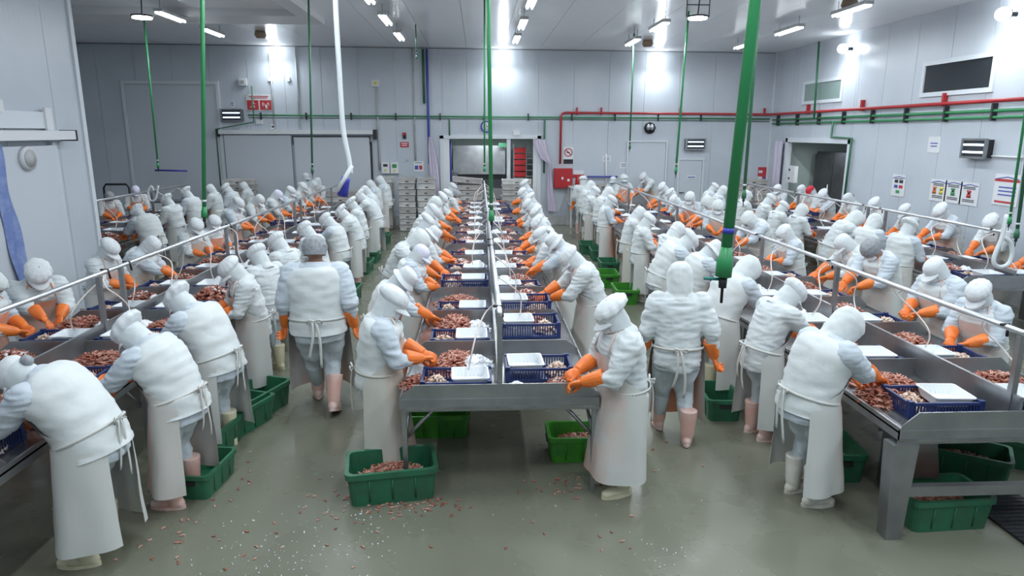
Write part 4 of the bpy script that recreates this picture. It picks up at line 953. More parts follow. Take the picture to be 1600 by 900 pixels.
def limb(m, pts, rs, mt, n=10): 
    P_ = [Vector(p) for p in pts]; m.tube(P_, rs, mt, n); m.ell(P_[0], (rs[0],) * 3, mt, nu=10, nv=6); m.ell(P_[-1], (rs[-1],) * 3, mt, nu=10, nv=6)
    for p, r in zip(P_[1:-1], rs[1:-1]): m.ell(p, (r,) * 3, mt, nu=10, nv=6)
# ---- gloves: palm and five separate fingers, local +Y along the hand, palm down, thumb towards +X for the left hand
def glove_mesh(side, curl, spread=.0):
    m = MB(); s = 1 if side == 'l' else -1
    m.tube([(0, -.16, .002), (0, -.10, 0), (0, -.04, 0), (0, .0, 0)], [.063, .058, .047, .038], 'glove', 14)
    m.ell((0, .045, 0), (.045, .056, .021), 'glove', nu=14, nv=8); m.ell((0, .0, 0), (.036, .04, .026), 'glove')
    for i, (x_, L) in enumerate(((.033, .068), (.011, .078), (-.011, .073), (-.032, .058))):
        p = Vector((s * x_, .078 - .004 * abs(i - 1), .002)); a = 0; pts = [p.copy() - Vector((0, .02, 0)), p.copy()]; sp_a = s * x_ * (6 + spread * 10)
        for j, f in enumerate((.42, .32, .26)):
            a += curl * (.55, 1.0, .9)[j] * (1 + .12 * i)
            p = p + Vector((math.sin(sp_a * .12), math.cos(a), -math.sin(a))) * L * f; pts.append(p.copy())
        limb(m, pts, [.0105, .0118, .0112, .0105, .0092], 'glove', 8)
    pts = [Vector((s * .030, .012, -.006)), Vector((s * .055, .04, -.014)), Vector((s * .066, .068, -.026)), Vector((s * .060, .09, -.036 - curl * .01))]
    limb(m, pts, [.016, .0145, .0128, .010], 'glove', 8)
    me = remesh(m, .0052, 1, .4); return finish(me, 'glove', ['glove'])
GL = {(sd, c): glove_mesh(sd, c) for sd in 'lr' for c in (.3, .62, .95)}
# ---- boots
def boot_mesh(mt):
    m = MB(); m.tube([(0, -.01, .33), (0, -.01, .27), (0, -.012, .18), (0, -.01, .10), (0, 0, .04)], [.078, .074, .066, .060, .05], mt, 16)
    m.ell((0, .0, .045), (.048, .075, .05), mt); m.ell((0, .075, .045), (.047, .10, .044), mt); m.ell((0, .13, .036), (.046, .06, .034), mt); m.ell((0, -.04, .04), (.042, .045, .045), mt)
    me = remesh(m, .009, 2, .5); me = finish(me, 'boot', [mt]); return me
def sole_mesh(mt):
    m = MB(); out = []
    for i in range(20):
        a = 2 * PI * i / 20; y = math.cos(a); out.append((.052 * math.sin(a) * (1.0 - .12 * (y < -.2)), .05 + .14 * y))
    v = [(x, y, 0) for x, y in out] + [(x, y, .024) for x, y in out]
    m.add(v, [tuple(range(20)), tuple(range(20, 40))[::-1]] + [(i, i + 20, (i + 1) % 20 + 20, (i + 1) % 20) for i in range(20)], mt); return m.mesh('sole')
BOOT = {k_: (boot_mesh(k_), sole_mesh(k_)) for k_ in ('boot', 'boot_pink', 'boot_cream')}
# ---- headwear, in the frame of the head (origin at head centre, +Y face, +Z crown)
def head_rows(rws, nphi=32, fold=0, seed=0, alpha=None, ruf=0, nr=12):
    rows = []
    for (z, rx, ry, yc, al, rf) in rws:
        row = []
        for j in range(nphi + (0 if alpha is None else 1)):
            if alpha is None: ph = 2 * PI * j / nphi
            else: ph = al + (2 * PI - 2 * al) * j / nphi
            k_ = 1 + rf * math.sin(nr * ph + seed) + fold * noise.noise(Vector((math.sin(ph) * 2.2, math.cos(ph) * 2.2, z * 22 + seed)))
            row.append((rx * k_ * math.sin(ph), yc + ry * k_ * math.cos(ph), z))
        rows.append(row)
    return rows
def smoothrows(keys, n):
    out = []
    for i in range(n):
        t = i / (n - 1) * (len(keys) - 1); a = min(int(t), len(keys) - 2); f = t - a; f = f * f * (3 - 2 * f) * .5 + f * .5
        out.append(tuple(x + (y - x) * f for x, y in zip(keys[a], keys[a + 1])))
    return out
def thick(m, name, th=.006):
    me = m.mesh('t'); o = bpy.data.objects.new('t', me); _work.collection.objects.link(o); q = o.modifiers.new('s', 'SOLIDIFY'); q.thickness = th; q.offset = 0
    me2 = evaluated(o); bpy.data.objects.remove(o); me2.name = name; return me2
def visor(m, z, rx, ry, yc, ext, drop_, mt, half=72, wid=1.0):
    rows = []
    for i in range(5):
        t = i / 4; row = []
        for j in range(17):
            ph = R(-half + 2 * half * j / 16); e = ext * t * (math.cos(ph * 90 / half) ** .7 if abs(ph) < R(half) - .01 else 0)
            row.append(((rx + e * .45) * wid * math.sin(ph), yc + (ry + e) * math.cos(ph), z - drop_ * t - .012 * (1 - math.cos(ph)) + .008 * t))
        rows.append(row)
    m.grid(rows, mt)
def cap(kind, mt, seed=0):
    m = MB(); S = seed
    if kind == 'puffy':
        K = [(.012, .090, .112, -.004, 0, .0), (.032, .094, .116, -.004, 0, .004), (.042, .104, .125, -.012, 0, .02), (.065, .113, .133, -.02, 0, .03), (.095, .109, .128, -.026, 0, .03), (.125, .088, .104, -.03, 0, .03), (.145, .05, .06, -.03, 0, .04), (.15, .004, .004, -.02, 0, 0)]
        m.grid(head_rows(smoothrows(K, 22), 48, .05, S, nr=15), mt, closed=True); visor(m, .025, .092, .114, -.004, .075, .035, mt)
    elif kind == 'flop':
        K = [(.012, .090, .112, -.004, 0, .0), (.034, .095, .116, -.006, 0, .004), (.046, .110, .130, -.028, 0, .03), (.068, .124, .146, -.042, 0, .04), (.096, .118, .140, -.05, 0, .035), (.122, .092, .112, -.054, 0, .03), (.138, .05, .06, -.052, 0, .04), (.143, .004, .004, -.04, 0, 0)]
        m.grid(head_rows(smoothrows(K, 22), 48, .09, S, nr=11), mt, closed=True); visor(m, .025, .092, .114, -.004, .06, .035, mt)
    elif kind == 'ball':
        K = [(.015, .092, .114, -.004, 0, 0), (.05, .094, .117, -.004, 0, 0), (.09, .088, .11, -.006, 0, 0), (.12, .068, .085, -.008, 0, 0), (.138, .036, .045, -.01, 0, 0), (.143, .004, .004, -.01, 0, 0)]
        m.grid(head_rows(smoothrows(K, 14), 32, .02, S), mt, closed=True); visor(m, .025, .093, .115, -.004, .085, .03, mt, 64)
    elif kind == 'bucket':
        K = [(-.018, .142, .158, -.004, 0, 0), (.0, .125, .142, -.004, 0, 0), (.026, .096, .118, -.004, 0, 0), (.03, .094, .116, -.004, 0, 0), (.08, .092, .112, -.006, 0, 0), (.115, .084, .10, -.008, 0, 0), (.13, .062, .075, -.01, 0, 0), (.134, .004, .004, -.01, 0, 0)]
        m.grid(head_rows(smoothrows(K, 22), 36, .035, S), mt, closed=True)
    elif kind == 'beanie':
        K = [(-.03, .092, .114, -.012, 0, 0), (.02, .094, .116, -.008, 0, .006), (.07, .097, .118, -.01, 0, .008), (.11, .08, .10, -.016, 0, .012), (.135, .045, .058, -.018, 0, .01), (.144, .004, .004, -.018, 0, 0)]
        m.grid(head_rows(smoothrows(K, 18), 36, .05, S, nr=9), mt, closed=True)
    elif kind == 'net':
        K = [(-.035, .094, .118, -.022, 0, 0), (.0, .101, .126, -.018, 0, .015), (.05, .107, .130, -.016, 0, .015), (.1, .090, .112, -.018, 0, .02), (.132, .052, .066, -.02, 0, .03), (.142, .004, .004, -.02, 0, 0)]
        m.grid(head_rows(smoothrows(K, 20), 44, .05, S, nr=20), mt, closed=True)
    return thick(m, 'cap', .005)
def hood(kind, mt, seed=0):
    m = MB()
    if kind == 'hood':       # a full pulled-up hood
        K = [(-.205, .085, .088, -.045, 0, 0), (-.18, .098, .102, -.032, 0, 0), (-.155, .097, .106, -.018, 0, 0), (-.13, .096, .112, -.012, .05, 0), (-.10, .101, .120, -.012, .55, 0), (-.03, .108, .132, -.014, .80, 0), (.03, .110, .138, -.014, .72, 0), (.065, .107, .140, -.014, .34, 0), (.085, .101, .136, -.016, .0, 0), (.125, .08, .108, -.026, 0, 0), (.152, .045, .06, -.032, 0, 0), (.16, .004, .004, -.034, 0, 0)]
        f = .075
    else:                    # neck scarf and snug under-hood
        K = [(-.205, .082, .085, -.04, 0, 0), (-.185, .094, .10, -.026, 0, 0), (-.16, .092, .102, -.012, 0, 0), (-.135, .088, .104, -.004, .0, 0), (-.11, .089, .106, -.004, .3, 0), (-.06, .090, .112, -.006, .80, 0), (0, .0915, .114, -.006, .92, 0), (.045, .090, .112, -.006, .72, 0), (.075, .082, .103, -.006, .0, 0), (.11, .055, .07, -.008, 0, 0), (.128, .004, .004, -.008, 0, 0)]
        f = .05
    m.grid(head_rows(smoothrows(K, 34), 40, f, seed, alpha=1), mt)
    return thick(m, 'hood', .009)
CAPS = {k_: [cap(k_, 'cap', s) for s in (1, 5)] for k_ in ('puffy', 'flop', 'ball', 'bucket', 'beanie')}
CAPS['lilac'] = [cap('ball', 'cap_lilac', 2)]; CAPS['red'] = [cap('ball', 'cap_red', 2)]; CAPS['net'] = [cap('net', 'net', 2)]
HOODS = {'hood': [hood('hood', 'vest', s) for s in (1, 4, 9)], 'scarf': [hood('scarf', 'jacket', s) for s in (2, 6)]}
def mask_mesh(mt):
    m = MB(); rows = []
    for i in range(9):
        t = i / 8; z = -.118 + .108 * t; b_ = .016 * math.sin(PI * t) ** .7 + .002 * math.sin(i * 2.5)
        rows.append([((.079 + b_ * .5) * math.sin(p), -.0 + (.092 + b_ * (.4 + math.cos(p))) * math.cos(p), z) for p in [R(-64 + 8 * j) for j in range(17)]])
    m.grid(rows, mt); return thick(m, 'mask', .003)
MASK = {k_: mask_mesh(k_) for k_ in ('mask', 'mask_blue')}
EYES = [MB().ell((s * .031, .089, .006), (.012, .007, .0065), 'eye', nu=8, nv=5).mesh('eye') for s in (-1, 1)]
BUN = MB().ell((0, -.135, -.0), (.038, .036, .04), 'net', nu=10, nv=8).mesh('hair_bun')

def build(P_, seed, w, near):
    """returns {part: (mesh, matrix or None)} for a pose"""
    lean, curve, hd = R(P_['lean']), R(P_.get('curve', 8)), R(P_['head'])
    hip = (0, -.05 - .10 * math.sin(lean), P_.get('hipz', .865))
    S = Spine(lean, curve, hip); out = {}
    mb = MB(); J = 'jacket'
    prev = [S.fr(q) for q, _, _ in TORSO]; rows = []; nph = 20
    for (q, rx, ry), (c, sd, fw, up) in zip(TORSO, prev):
        rows.append([c + sd * rx * w * math.sin(2 * PI * j / nph) + fw * ry * w * math.cos(2 * PI * j / nph) for j in range(nph)])
    mb.grid(rows, J, closed=True); mb.add(rows[0], [tuple(range(nph))[::-1]], J); mb.add(rows[-1], [tuple(range(nph))], J)
    # seat
    c, sd, fw, up = S.fr(-.03); mb.ell(c - fw * .03, (.165 * w, .13 * w, .15), J)
    # neck and head
    c0, sd, fw, up = S.fr(.5); ah = S.ang(.5) + hd * .55; nd = Vector((0, math.sin(ah), math.cos(ah)))
    hc = c0 + nd * .118; a2 = S.ang(.5) * .55 + hd
    hy = P_.get('hyaw', 0)
    HM = Matrix.Translation(hc) @ Matrix.Rotation(R(hy), 4, 'Z') @ Matrix.Rotation(-a2, 4, 'X')
    limb(mb, [c0 - up * .03, hc - nd * .04], [.062, .058], J)
    mb.ell((0, -.004, .018), (.077, .096, .103), J, HM, 16, 12); mb.ell((0, .022, -.055), (.058, .066, .062), J, HM, 14, 10)
    mb.ell((0, .094, -.022), (.013, .019, .024), J, HM, 8, 6); mb.ell((0, .082, .024), (.05, .018, .012), J, HM, 8, 6)
    mb.ell((0, .083, -.064), (.024, .014, .012), J, HM, 8, 6)
    for s in (-1, 1): mb.ell((s * .078, -.008, -.005), (.010, .02, .03), J, HM, 8, 6)
    # arms
    for k_, s in (('l', -1), ('r', 1)):
        c, sd, fw, up = S.fr(.43); sh = c + sd * s * .172 * w - fw * .005
        W = Vector(P_['w' + k_]); hint = Vector(P_.get('hint', (.75 * s, -.55, -.55))); hint.x = abs(hint.x) * s
        el, W = ik(sh, W, .285, .25, hint); fa = (W - el).normalized()
        limb(mb, [sh, sh.lerp(el, .5), el, el.lerp(W, .55), W], [.092 * w, .083 * w, .071 * w, .050, .027], J, 12)
        z_ = Vector((0, 0, 1)) if abs(fa.z) < .93 else Vector((0, 1, 0)) * (1 if fa.z < 0 else -1)
        hx = fa.cross(z_).normalized(); hz = hx.cross(fa).normalized()
        roll = R(P_.get('roll', 28)) * s
        GM = Matrix.Translation(W + fa * .0) @ Matrix((hx, fa, hz)).transposed().to_4x4() @ Matrix.Rotation(-roll if True else 0, 4, 'Y') @ Matrix.Rotation(R(P_.get('wbend', -8)), 4, 'X')
        out['glove_' + k_] = (GL[(k_, P_.get('curl_' + k_, .62))], GM)
    # legs
    legs = P_.get('legs') or [((-.095, .02, .46), (-.115, -.03, .09), 0), ((.095, .02, .46), (.115, -.03, .09), 0)]
    for i, (kn, an, bp_) in enumerate(legs):
        s = -1 if i == 0 else 1; h = Vector((s * .092 * w, hip[1] + .01, hip[2] - .04)); kn, an = Vector(kn), Vector(an)
        limb(mb, [h, h.lerp(kn, .5), kn, kn.lerp(an, .45), kn.lerp(an, .72)], [.108 * w, .1 * w, .08, .07, .06], J, 12)
        limb(mb, [kn.lerp(an, .5), an], [.055, .045], J, 8)
        d_ = (kn - an).normalized(); pitch = math.atan2(-d_.y, d_.z)
        out['boot_%d' % i] = ('boot', Matrix.Translation(an + Vector((0, 0, -.09 if not bp_ else -.07))) @ Matrix.Rotation(R(-s * 8), 4, 'Z') @ Matrix.Rotation(R(-bp_), 4, 'X'))
    me = remesh(mb, .0135 if near else .02, 4 if near else 3, .5)
    n = len(me.vertices); co = np.empty(n * 3, 'f'); no = np.empty(n * 3, 'f'); me.vertices.foreach_get('co', co); me.vertices.foreach_get('normal', no)
    co = co.reshape(-1, 3); no = no.reshape(-1, 3); HI = HM.inverted()
    hipv = Vector(hip); sd_ = seed * 7.3
    hcn = np.array(hc); 
    for i in range(n):
        p = co[i]
        if np.sum((p - hcn) ** 2) < .0225: continue
        x_, y_, z_ = float(p[0]), float(p[1]), float(p[2])
        if z_ > hip[2] - .12:
            q = noise.noise(Vector((x_ * 4 + sd_, y_ * 4, z_ * 9))); q2 = noise.noise(Vector((x_ * 9, y_ * 9 + sd_, z_ * 21)))
            q3 = noise.noise(Vector((x_ * 6 + sd_, y_ * 6, z_ * 26 + 3)))
            a_ = .008 * (ridge(q) - .6) + .003 * q2 + .009 * (ridge(q3) - .6)
        else:
            q = noise.noise(Vector((x_ * 7 + sd_, y_ * 7, z_ * 6))); q2 = noise.noise(Vector((x_ * 14, y_ * 14 + sd_, z_ * 13)))
            a_ = .016 * (ridge(q) - .6) + .006 * q2
            if z_ < .36: a_ = min(a_, 0) * .4
        co[i] += no[i] * a_
    me.vertices.foreach_set('co', co.ravel())
    hem = hip[2] - .16
    def pick(c_):
        l = HI @ c_
        if l.length < .135 and l.z > -.135 and l.y > -.2: return 2
        if c_.z < hem + .03 and not (c_ - hipv).length < .0: 
            return 1
        return 0
    # forearms below the hem keep the jacket cloth
    wr = [Vector(P_['wl']), Vector(P_['wr'])]
    def pick2(c_):
        k_ = pick(c_)
        if k_ == 1 and min((c_ - q).length for q in wr) < .30 and abs(c_.x) > .2 * w: return 3
        return k_
    out['body'] = (finish(me, 'body', ['jacket', 'trouser', 'skin', 'jacket'], pick2), None)
    out['head'] = HM
    # padded vest over the jacket
    m = MB(); rows = []; qs = [-.09 + .56 * i / 27 for i in range(28)]; nph = 40
    for q in qs:
        c, sd, fw, up = S.fr(q); rx, ry = torso_r(q, w); quilt = .007 * abs(math.sin(q * 46)) if seed % 2 else 0; row = []
        for j in range(nph):
            ph = 2 * PI * j / nph; p = c + sd * (rx + .026 + quilt) * math.sin(ph) + fw * (ry + .028 + quilt) * math.cos(ph)
            k_ = .009 * (ridge(noise.noise(Vector((p.x * 4 + sd_, p.y * 4, p.z * 9)))) - .6) + .008 * (ridge(noise.noise(Vector((p.x * 5, p.y * 5 + sd_, p.z * 24)))) - .6)
            row.append(p + (p - c).normalized() * k_)
        rows.append(row)
    c, sd, fw, up = S.fr(.5); rows.append([c + sd * .085 * math.sin(2 * PI * j / nph) + fw * .085 * math.cos(2 * PI * j / nph) for j in range(nph)])
    m.grid(rows, 'vest', closed=True); out['vest'] = (m.mesh('vest'), None)
    # apron: bib, skirt, waist band, tie
    def apron(mt, vest):
        m = MB(); of = .036 if vest else .026; rows = []; nn = 30
        for q, half in [(.37, 36), (.33, 38), (.27, 44), (.2, 56), (.14, 74), (.09, 92), (.06, 104)]:
            c, sd, fw, up = S.fr(q); rx, ry = torso_r(q, w)
            rows.append([c + sd * (rx + of) * math.sin(p) + fw * (ry + of) * math.cos(p) for p in [R(-half + 2 * half * j / nn) for j in range(nn + 1)]])
        c, sd, fw, up = S.fr(.03); cz = c.z; hem_z = P_.get('hem', .17); ns_ = 16
        wa = P_.get('apw', 128)
        c_b = Vector((0, hip[1] + .012, 0)); lf = [max(an.y for kn, an, b_ in [(Vector(a), Vector(b), 0) for a, b, _ in legs]), 0]
        for i in range(ns_):
            t = (i + 1) / ns_; z_ = cz + (hem_z - cz) * t; rx, ry = torso_r(0, w); e = min(1, t * 3)
            cc = Vector((0, c.y * (1 - e) + c_b.y * e + .03 * t, z_)); half = wa + 4 * t; row = []
            for j in range(nn + 1):
                p = R(-half + 2 * half * j / nn); fl = (.018 * t) * math.sin(p * 5 + seed) + .016 * t * noise.noise(Vector((p * 2, t * 2, seed)))
                row.append(cc + Vector(((rx + of + .045 * t + fl) * math.sin(p), (ry + of + .045 * t + fl + P_.get('fly', 0) * t * max(0, math.cos(p))) * math.cos(p), 0)))
            rows.append(row)
        m.grid(rows, mt)
        # neck strap
        c, sd, fw, up = S.fr(.37); rx, ry = torso_r(.37, w); c2, sd2, fw2, up2 = S.fr(.52)
        for s in (-1, 1):
            a = c + sd * (rx + of) * math.sin(R(33)) * s + fw * (ry + of) * math.cos(R(33)); b_ = c2 + sd2 * .11 * s + fw2 * .06; d_ = c2 - fw2 * .10
            m.tube([a, a.lerp(b_, .5) + fw * .012, b_, d_], .009, mt, 5)
        me_ = m.mesh('apron')
        m = MB(); c, sd, fw, up = S.fr(.045); rx, ry = torso_r(.045, w)
        m.grid([[c + up * hh + sd * (rx + of - .002) * math.sin(p) + fw * (ry + of - .002) * math.cos(p) for p in [2 * PI * j / 40 for j in range(40)]] for hh in (-.011, .011)], mt, closed=True)
        bk = c - fw * (ry + of + .012)
        for s in (-1, 1):
            rows = []
            for i in range(10):
                t = i / 9; p = bk + Vector((s * (.015 + .035 * t) + .01 * math.sin(5 * t + seed), -.02 * math.sin(PI * t) - .01, -.42 * t * (1 if s > 0 else .8))); rows.append([p - Vector((.011, 0, 0)), p + Vector((.011, .004, 0))])
            m.grid(rows, mt)
            m.tube([bk, bk + Vector((s * .05, -.02, .025)), bk + Vector((s * .06, -.02, -.01)), bk], .008, mt, 5)
        return me_, thick(m, 'apron_tie', .004)
    out['apron_fn'] = apron
    return out

POSES = {
    'a': dict(lean=11, head=28, wl=(-.08, .33, .99), wr=(.08, .35, .99), curl_l=.95, curl_r=.95),
    'b': dict(lean=19, head=32, wl=(-.10, .42, .97), wr=(.05, .52, .98), curl_l=.62, curl_r=.3),
    'c': dict(lean=6, head=26, wl=(-.10, .33, .99), wr=(.10, .31, 1.01), curl_l=.62, curl_r=.95),
    'd': dict(lean=27, head=28, wl=(-.13, .52, .96), wr=(.10, .50, .94), curl_l=.62, curl_r=.62),
    'e': dict(lean=13, head=34, wl=(-.02, .48, 1.0), wr=(.14, .38, 1.02), curl_l=.3, curl_r=.62),
    'low': dict(lean=36, head=24, curve=14, apw=150, wl=(-.14, .56, .88), wr=(.12, .50, .86), curl_l=.62, curl_r=.62),
    'up': dict(lean=3, head=8, curve=3, wl=(-.14, .30, 1.0), wr=(.13, .30, .98), curl_l=.62, curl_r=.62),
    'stand': dict(lean=2, head=4, curve=2, wl=(-.27, .08, .80), wr=(.27, .06, .80), curl_l=.62, curl_r=.62, hint=(.3, -1, 0), roll=70),
    'walk': dict(lean=4, head=8, curve=4, wl=(-.31, .08, .80), wr=(.31, -.02, .80), curl_l=.62, curl_r=.62, hint=(.35, -1, 0), roll=70, apw=92, fly=.1,
                 legs=[((-.09, .10, .47), (-.09, .32, .10), 0), ((.09, .03, .46), (.10, -.16, .12), 20)]),
    'walk2': dict(lean=5, head=12, curve=4, wl=(-.30, .08, .80), wr=(.33, -.03, .80), curl_l=.62, curl_r=.62, hint=(.35, -1, 0), roll=70, apw=96,
                 legs=[((-.09, .08, .47), (-.09, .22, .10), 0), ((.09, .02, .46), (.12, -.12, .10), 0)]),
}
_cache = {}
def get_build(pose, seed, w, near):
    k_ = (pose, seed, w, near)
    if k_ not in _cache: _cache[k_] = build(POSES[pose], seed, w, near)
    return _cache[k_]
_ap = {}
HEADTXT = {'puffy': 'puffy white visor cap', 'flop': 'floppy wide white cap', 'ball': 'smooth white cap', 'bucket': 'white bucket hat', 'beanie': 'snug white head cover', 'lilac': 'smooth lilac cap', 'red': 'red cap', 'net': 'grey hair net', 'hood': 'white hood'}
def person(u, v, zh, rz, pose, hat, label, seed=1, w=1.0, near=False, vest=True, apr='apron', boots='boot', mask='mask', bun=False, group=None, X=None, k_fix=None, tie=True):
    B = get_build(pose, seed, w, near); HM = B['head']; hl = HM.translation
    if X is not None:            # slide along the view ray so that the head sits over its row
        zz = zh
        for q in np.linspace(zh - .09, zh + .09, 19):
            if abs(atz(u, v, float(q)).x - X) < abs(atz(u, v, zz).x - X): zz = float(q)
        zh = zh * .35 + zz * .65
    hp = atz(u, v, zh); k_ = k_fix or zh / hl.z
    k_ = max(.86, min(1.2, k_)); hp = atz(u, v, k_ * hl.z)
    Rz = Matrix.Rotation(R(rz), 3, 'Z'); off = Rz @ Vector((hl.x * k_, hl.y * k_, 0))
    t = thing('person', label, 'person', (hp.x - off.x, hp.y - off.y, 0), R(rz), group, k_)
    bo = link('body', B['body'][0], t)
    if vest:
        for q in (0, 3): bo.material_slots[q].link = 'OBJECT'; bo.material_slots[q].material = MT['sleeve']
    if vest: link('vest', B['vest'][0], t)
    hd = HOODS['hood' if hat in ('hood', 'hoodcap') else 'scarf']; 
    if hat != 'net': link('hood', hd[seed % len(hd)], t, M=HM)
    if hat != 'hood':
        cp_ = CAPS['puffy' if hat == 'hoodcap' else hat]; o = link('cap', cp_[seed % len(cp_)], t, M=HM)
    if mask: link('face_mask', MASK[mask], t, M=HM)
    for q in EYES: link('eye', q, t, M=HM)
    if bun: link('hair_bun', BUN, t, M=HM)
    for s in 'lr': link('glove', B['glove_' + s][0], t, M=B['glove_' + s][1] @ Matrix.Scale(1.1, 4))
    for i in (0, 1):
        o = link('boot', BOOT[boots][0], t, M=B['boot_%d' % i][1]); link('sole', BOOT[boots][1], o)
    if apr:
        kk = (pose, seed, w, near, apr, vest)
        if kk not in _ap: _ap[kk] = B['apron_fn'](apr, vest)
        link('apron', _ap[kk][0], t)
        if tie: link('apron_tie', _ap[kk][1], t)
    return t

# rows: (table, side, row X of heads, facing) then people from the camera outwards
def row(tkey, side, X, face, tname, folk):
    prev = None
    for i, f in enumerate(folk):
        u, v, pose, hat = f[:4]; o = dict(f[4]) if len(f) > 4 else {}
        g = 'workers on the %s side of the %s' % (side, tname)
        lab = 'person in %s, %s from camera, %s side of %s' % (HEADTXT['hood' if hat == 'hoodcap' else hat], ORD[i], side, tname)
        zh = o.pop('zh', 1.45); near = v > 350
        jit = rgp.uniform(-12, 12)
        o.setdefault('vest', rgp.random() < .45); o.setdefault('apr', rgp.choice(['apron', 'apron', 'apron_pink', 'apron_old']))
        o.setdefault('boots', rgp.choice(['boot', 'boot', 'boot_pink', 'boot_cream'])); o.setdefault('mask', rgp.choice(['mask', 'mask', 'mask_blue']))
        o.setdefault('seed', 1 + (i * 3 + len(tname)) % 4 if not near else 1 + (i + len(tname)) % 3); o.setdefault('w', rgp.choice([1.03, 1.12]) if not near else rgp.choice([1.08, 1.16]))
        o.setdefault('near', near)
        XX = o.pop('X', X); zz = min([zh - .08 + .01 * q for q in range(17)], key=lambda q: abs(atz(u, v, q).x - XX)); zh = zh * .4 + zz * .6
        while prev is not None and atz(u, v, zh).y - prev < .62 and zh > 1.33: zh -= .01
        prev = atz(u, v, zh).y
        person(u, v, zh, o.pop('rz', face + jit), pose, hat, lab, group=g, **o)
rgp = random.Random(5)
row('T1', 'right', -2.78, 90, 'left table', [
    (30, 590, 'low', 'ball', dict(zh=1.34, rz=84, vest=True, w=1.12, bun=True, apr='apron', X=-3.15)),
    (206, 526, 'd', 'flop', dict(zh=1.42, rz=78, vest=True, apr='apron_pink', boots='boot_pink', w=1.06, seed=3)),
    (282, 475, 'd', 'flop', dict(zh=1.42, rz=72, vest=True, apr='apron', w=1.1, seed=2, X=-2.8)),
    (362, 425, 'a', 'puffy', dict(rz=118, vest=False, apr='apron', mask='mask', zh=1.5, w=1.06)),
    (403, 402, 'c', 'puffy', dict(rz=60, vest=False, boots='boot_cream', zh=1.5)),
    (434, 382, 'a', 'puffy', dict(rz=65, vest=False)),
    (478, 362, 'a', 'puffy', dict(rz=75)), (511, 347, 'e', 'puffy', dict(vest=True)), (534, 335, 'b', 'flop', {}), (549, 321, 'a', 'flop', dict(vest=False)),
    (564, 310, 'd', 'flop', {}), (571, 299, 'a', 'ball', {}), (579, 289, 'c', 'ball', dict(vest=True)), (594, 283, 'c', 'beanie', dict(zh=1.52))])
row('T1', 'left', -4.92, -95, 'left table', [
    (-14, 448, 'a', 'hood', dict(apr='apron_pink')), (60, 433, 'b', 'flop', dict(rz=-138, apr='apron_pink', vest=False)), (170, 392, 'a', 'puffy', dict(rz=-100, vest=False)),
    (236, 385, 'b', 'beanie', dict(vest=True)), (306, 356, 'a', 'puffy', dict(rz=-118, mask='mask_blue')), (335, 350, 'c', 'puffy', dict(apr='apron_pink', rz=-125, mask='mask_blue')),
    (371, 321, 'a', 'puffy', dict(apr='apron_pink', mask='mask_blue', vest=True)), (404, 314, 'e', 'ball', {}), (433, 306, 'a', 'lilac', dict(mask='mask_blue')), (454, 301, 'c', 'puffy', dict(apr='apron_pink')), (473, 295, 'a', 'puffy', {}), (490, 290, 'a', 'beanie', {})])
row('T0', 'right', -6.9, 85, 'far left table', [
    (216, 335, 'd', 'flop', dict(vest=True, rz=62)), (261, 316, 'a', 'flop', dict(vest=False, rz=75)), (291, 304, 'a', 'flop', dict(vest=True)), (329, 297, 'c', 'beanie', {}), (354, 296, 'a', 'puffy', dict(vest=True)), (381, 292, 'c', 'beanie', {})])
row('T0', 'left', -8.95, -150, 'far left table', [
    (171, 309, 'a', 'net', dict(apr='apron_pink', rz=-140, vest=False)), (212, 299, 'c', 'lilac', dict(apr='apron_pink', rz=-155, zh=1.5, w=1.06))])
row('T2', 'left', -.85, -92, 'middle table', [
    (612, 476, 'c', 'puffy', dict(zh=1.56, X=-.78, vest=True, apr='apron_old', rz=-84, w=1.06, seed=2, near=True)), (632, 437, 'b', 'bucket', dict(mask='mask_blue', rz=-96, apr='apron_pink')),
    (656, 398, 'a', 'lilac', dict(vest=True, bun=True, apr='apron')), (655, 379, 'd', 'hood', dict(vest=False)), (676, 367, 'e', 'bucket', {}), (668, 351, 'a', 'flop', {}), (675, 334, 'b', 'puffy', {}),
    (680, 320, 'a', 'hood', {}), (691, 313, 'e', 'flop', {}), (698, 305, 'c', 'puffy', {}), (714, 305, 'a', 'net', {}), (707, 294, 'c', 'puffy', {})])
row('T2', 'right', 1.12, 92, 'middle table', [
    (955, 497, 'c', 'flop', dict(zh=1.56, X=1.08, vest=False, apr='apron', boots='boot_cream', rz=100, w=1.16, seed=5, near=True)), (893, 407, 'b', 'puffy', dict(vest=False, apr='apron', w=1.12, rz=86)),
    (866, 378, 'e', 'bucket', dict(vest=True)), (846, 370, 'c', 'puffy', dict(bun=True)), (841, 353, 'b', 'flop', {}), (838, 336, 'a', 'flop', {}), (826, 323, 'b', 'puffy', {}), (828, 314, 'a', 'flop', {}), (817, 304, 'a', 'puffy', {}), (819, 290, 'c', 'flop', {})])
row('T3', 'left', 3.05, -88, 'right table', [
    (1320, 515, 'b', 'hood', dict(zh=1.48, X=2.95, vest=True, apr='apron', boots='boot', rz=-78, w=1.16, seed=4)), (1236, 463, 'b', 'puffy', dict(vest=False, apr='apron', rz=-78, w=1.06)),
    (1168, 425, 'd', 'hood', dict(vest=True, rz=-72, apr='apron')), (1115, 393, 'b', 'bucket', dict(vest=True)), (1076, 380, 'd', 'flop', {}), (1058, 362, 'a', 'beanie', {}), (1013, 347, 'c', 'puffy', {}), (999, 335, 'a', 'beanie', {}),
    (955, 316, 'c', 'puffy', dict(apr='apron_pink')), (951, 303, 'a', 'hood', {}), (930, 301, 'c', 'puffy', dict(apr='apron_pink')), (923, 292, 'c', 'hood', {})])
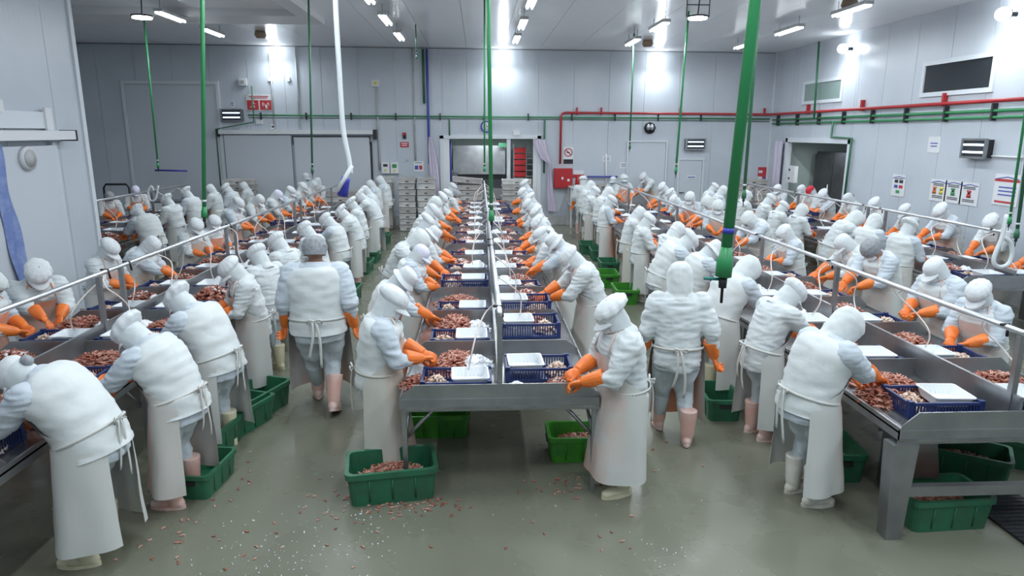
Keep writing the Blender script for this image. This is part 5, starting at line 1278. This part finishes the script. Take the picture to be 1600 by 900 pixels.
row('T3', 'right', 5.05, 95, 'right table', [
    (1530, 463, 'a', 'puffy', dict(vest=True, rz=112)), (1462, 423, 'a', 'ball', dict(vest=True, rz=100)), (1361, 391, 'b', 'net', dict(vest=True, rz=104)), (1320, 382, 'b', 'ball', dict(bun=True, vest=False)),
    (1226, 367, 'a', 'hoodcap', {}), (1170, 345, 'd', 'hood', {}), (1122, 325, 'a', 'hoodcap', dict(rz=160)), (1106, 318, 'b', 'hood', {}), (1078, 311, 'a', 'hoodcap', dict(rz=145)),
    (1054, 315, 'd', 'puffy', {}), (1047, 305, 'a', 'flop', {}), (1036, 295, 'b', 'puffy', {})])
row('T4', 'left', 6.72, -88, 'far right table', [
    (1421, 358, 'c', 'flop', dict(vest=True, apr='apron_pink', rz=-75)), (1366, 350, 'a', 'hood', dict(vest=True, rz=-70)), (1336, 345, 'd', 'hood', dict(vest=False)), (1253, 331, 'c', 'hood', dict(vest=False)), (1223, 326, 'a', 'puffy', {}),
    (1203, 314, 'a', 'puffy', {}), (1167, 308, 'c', 'hood', {}), (1130, 300, 'a', 'hood', {}), (1116, 295, 'a', 'puffy', {})])
row('T4', 'right', 8.82, 95, 'far right table', [
    (1549, 352, 'b', 'flop', dict(rz=105, vest=False)), (1470, 334, 'b', 'flop', dict(vest=True, zh=1.5)), (1415, 331, 'a', 'puffy', dict(mask='mask_blue')), (1366, 321, 'a', 'flop', {}), (1326, 311, 'a', 'ball', dict(bun=True)),
    (1286, 307, 'e', 'flop', dict(rz=110)), (1267, 299, 'c', 'red', dict(zh=1.48)), (1253, 297, 'c', 'ball', {}), (1215, 297, 'c', 'puffy', dict(rz=130, X=8.4))])
# people off the rows
person(1640, 372, 1.45, 70, 'b', 'puffy', 'person at the near end of the far right table, only orange gloves in frame', seed=2, w=1.06, vest=False, apr='apron_pink', group=None)
person(492, 393, 1.80, 6, 'walk', 'net', 'person walking away in left aisle, grey hair net, apron ties hanging behind', seed=6, w=1.16, near=True, vest=True, apr='apron', boots='boot_pink', mask=None)
person(1062, 438, 1.62, -8, 'walk2', 'hood', 'person walking away in right aisle, white hood and pink boots', seed=5, w=1.08, near=True, vest=False, apr='apron_pink', boots='boot_pink', mask=None)
person(911, 283, 1.58, -8, 'stand', 'puffy', 'person with peach boots standing back to camera near the fire cabinet', seed=2, vest=False, apr=None, boots='boot_pink')
person(975, 281, 1.58, 180, 'up', 'hoodcap', 'person facing camera with blue mask at far end of right table', seed=3, vest=False, apr='apron_pink', mask='mask_blue')
person(958, 283, 1.5, 150, 'up', 'ball', 'person in smooth cap beside the blue masked one at right table end', seed=1, vest=False, apr=None, mask='mask_blue')
person(1006, 279, 1.55, 110, 'd', 'puffy', 'person bending in front of the wall left of the white door', seed=2, vest=False, apr='apron_pink')
person(478, 278, 1.58, -130, 'up', 'ball', 'tallest person at the far end of the left table', seed=1, vest=False, apr=None, mask='mask_blue')
person(496, 285, 1.5, 150, 'up', 'beanie', 'person facing camera beside the tallest one at left table end', seed=3, vest=False, apr='apron')
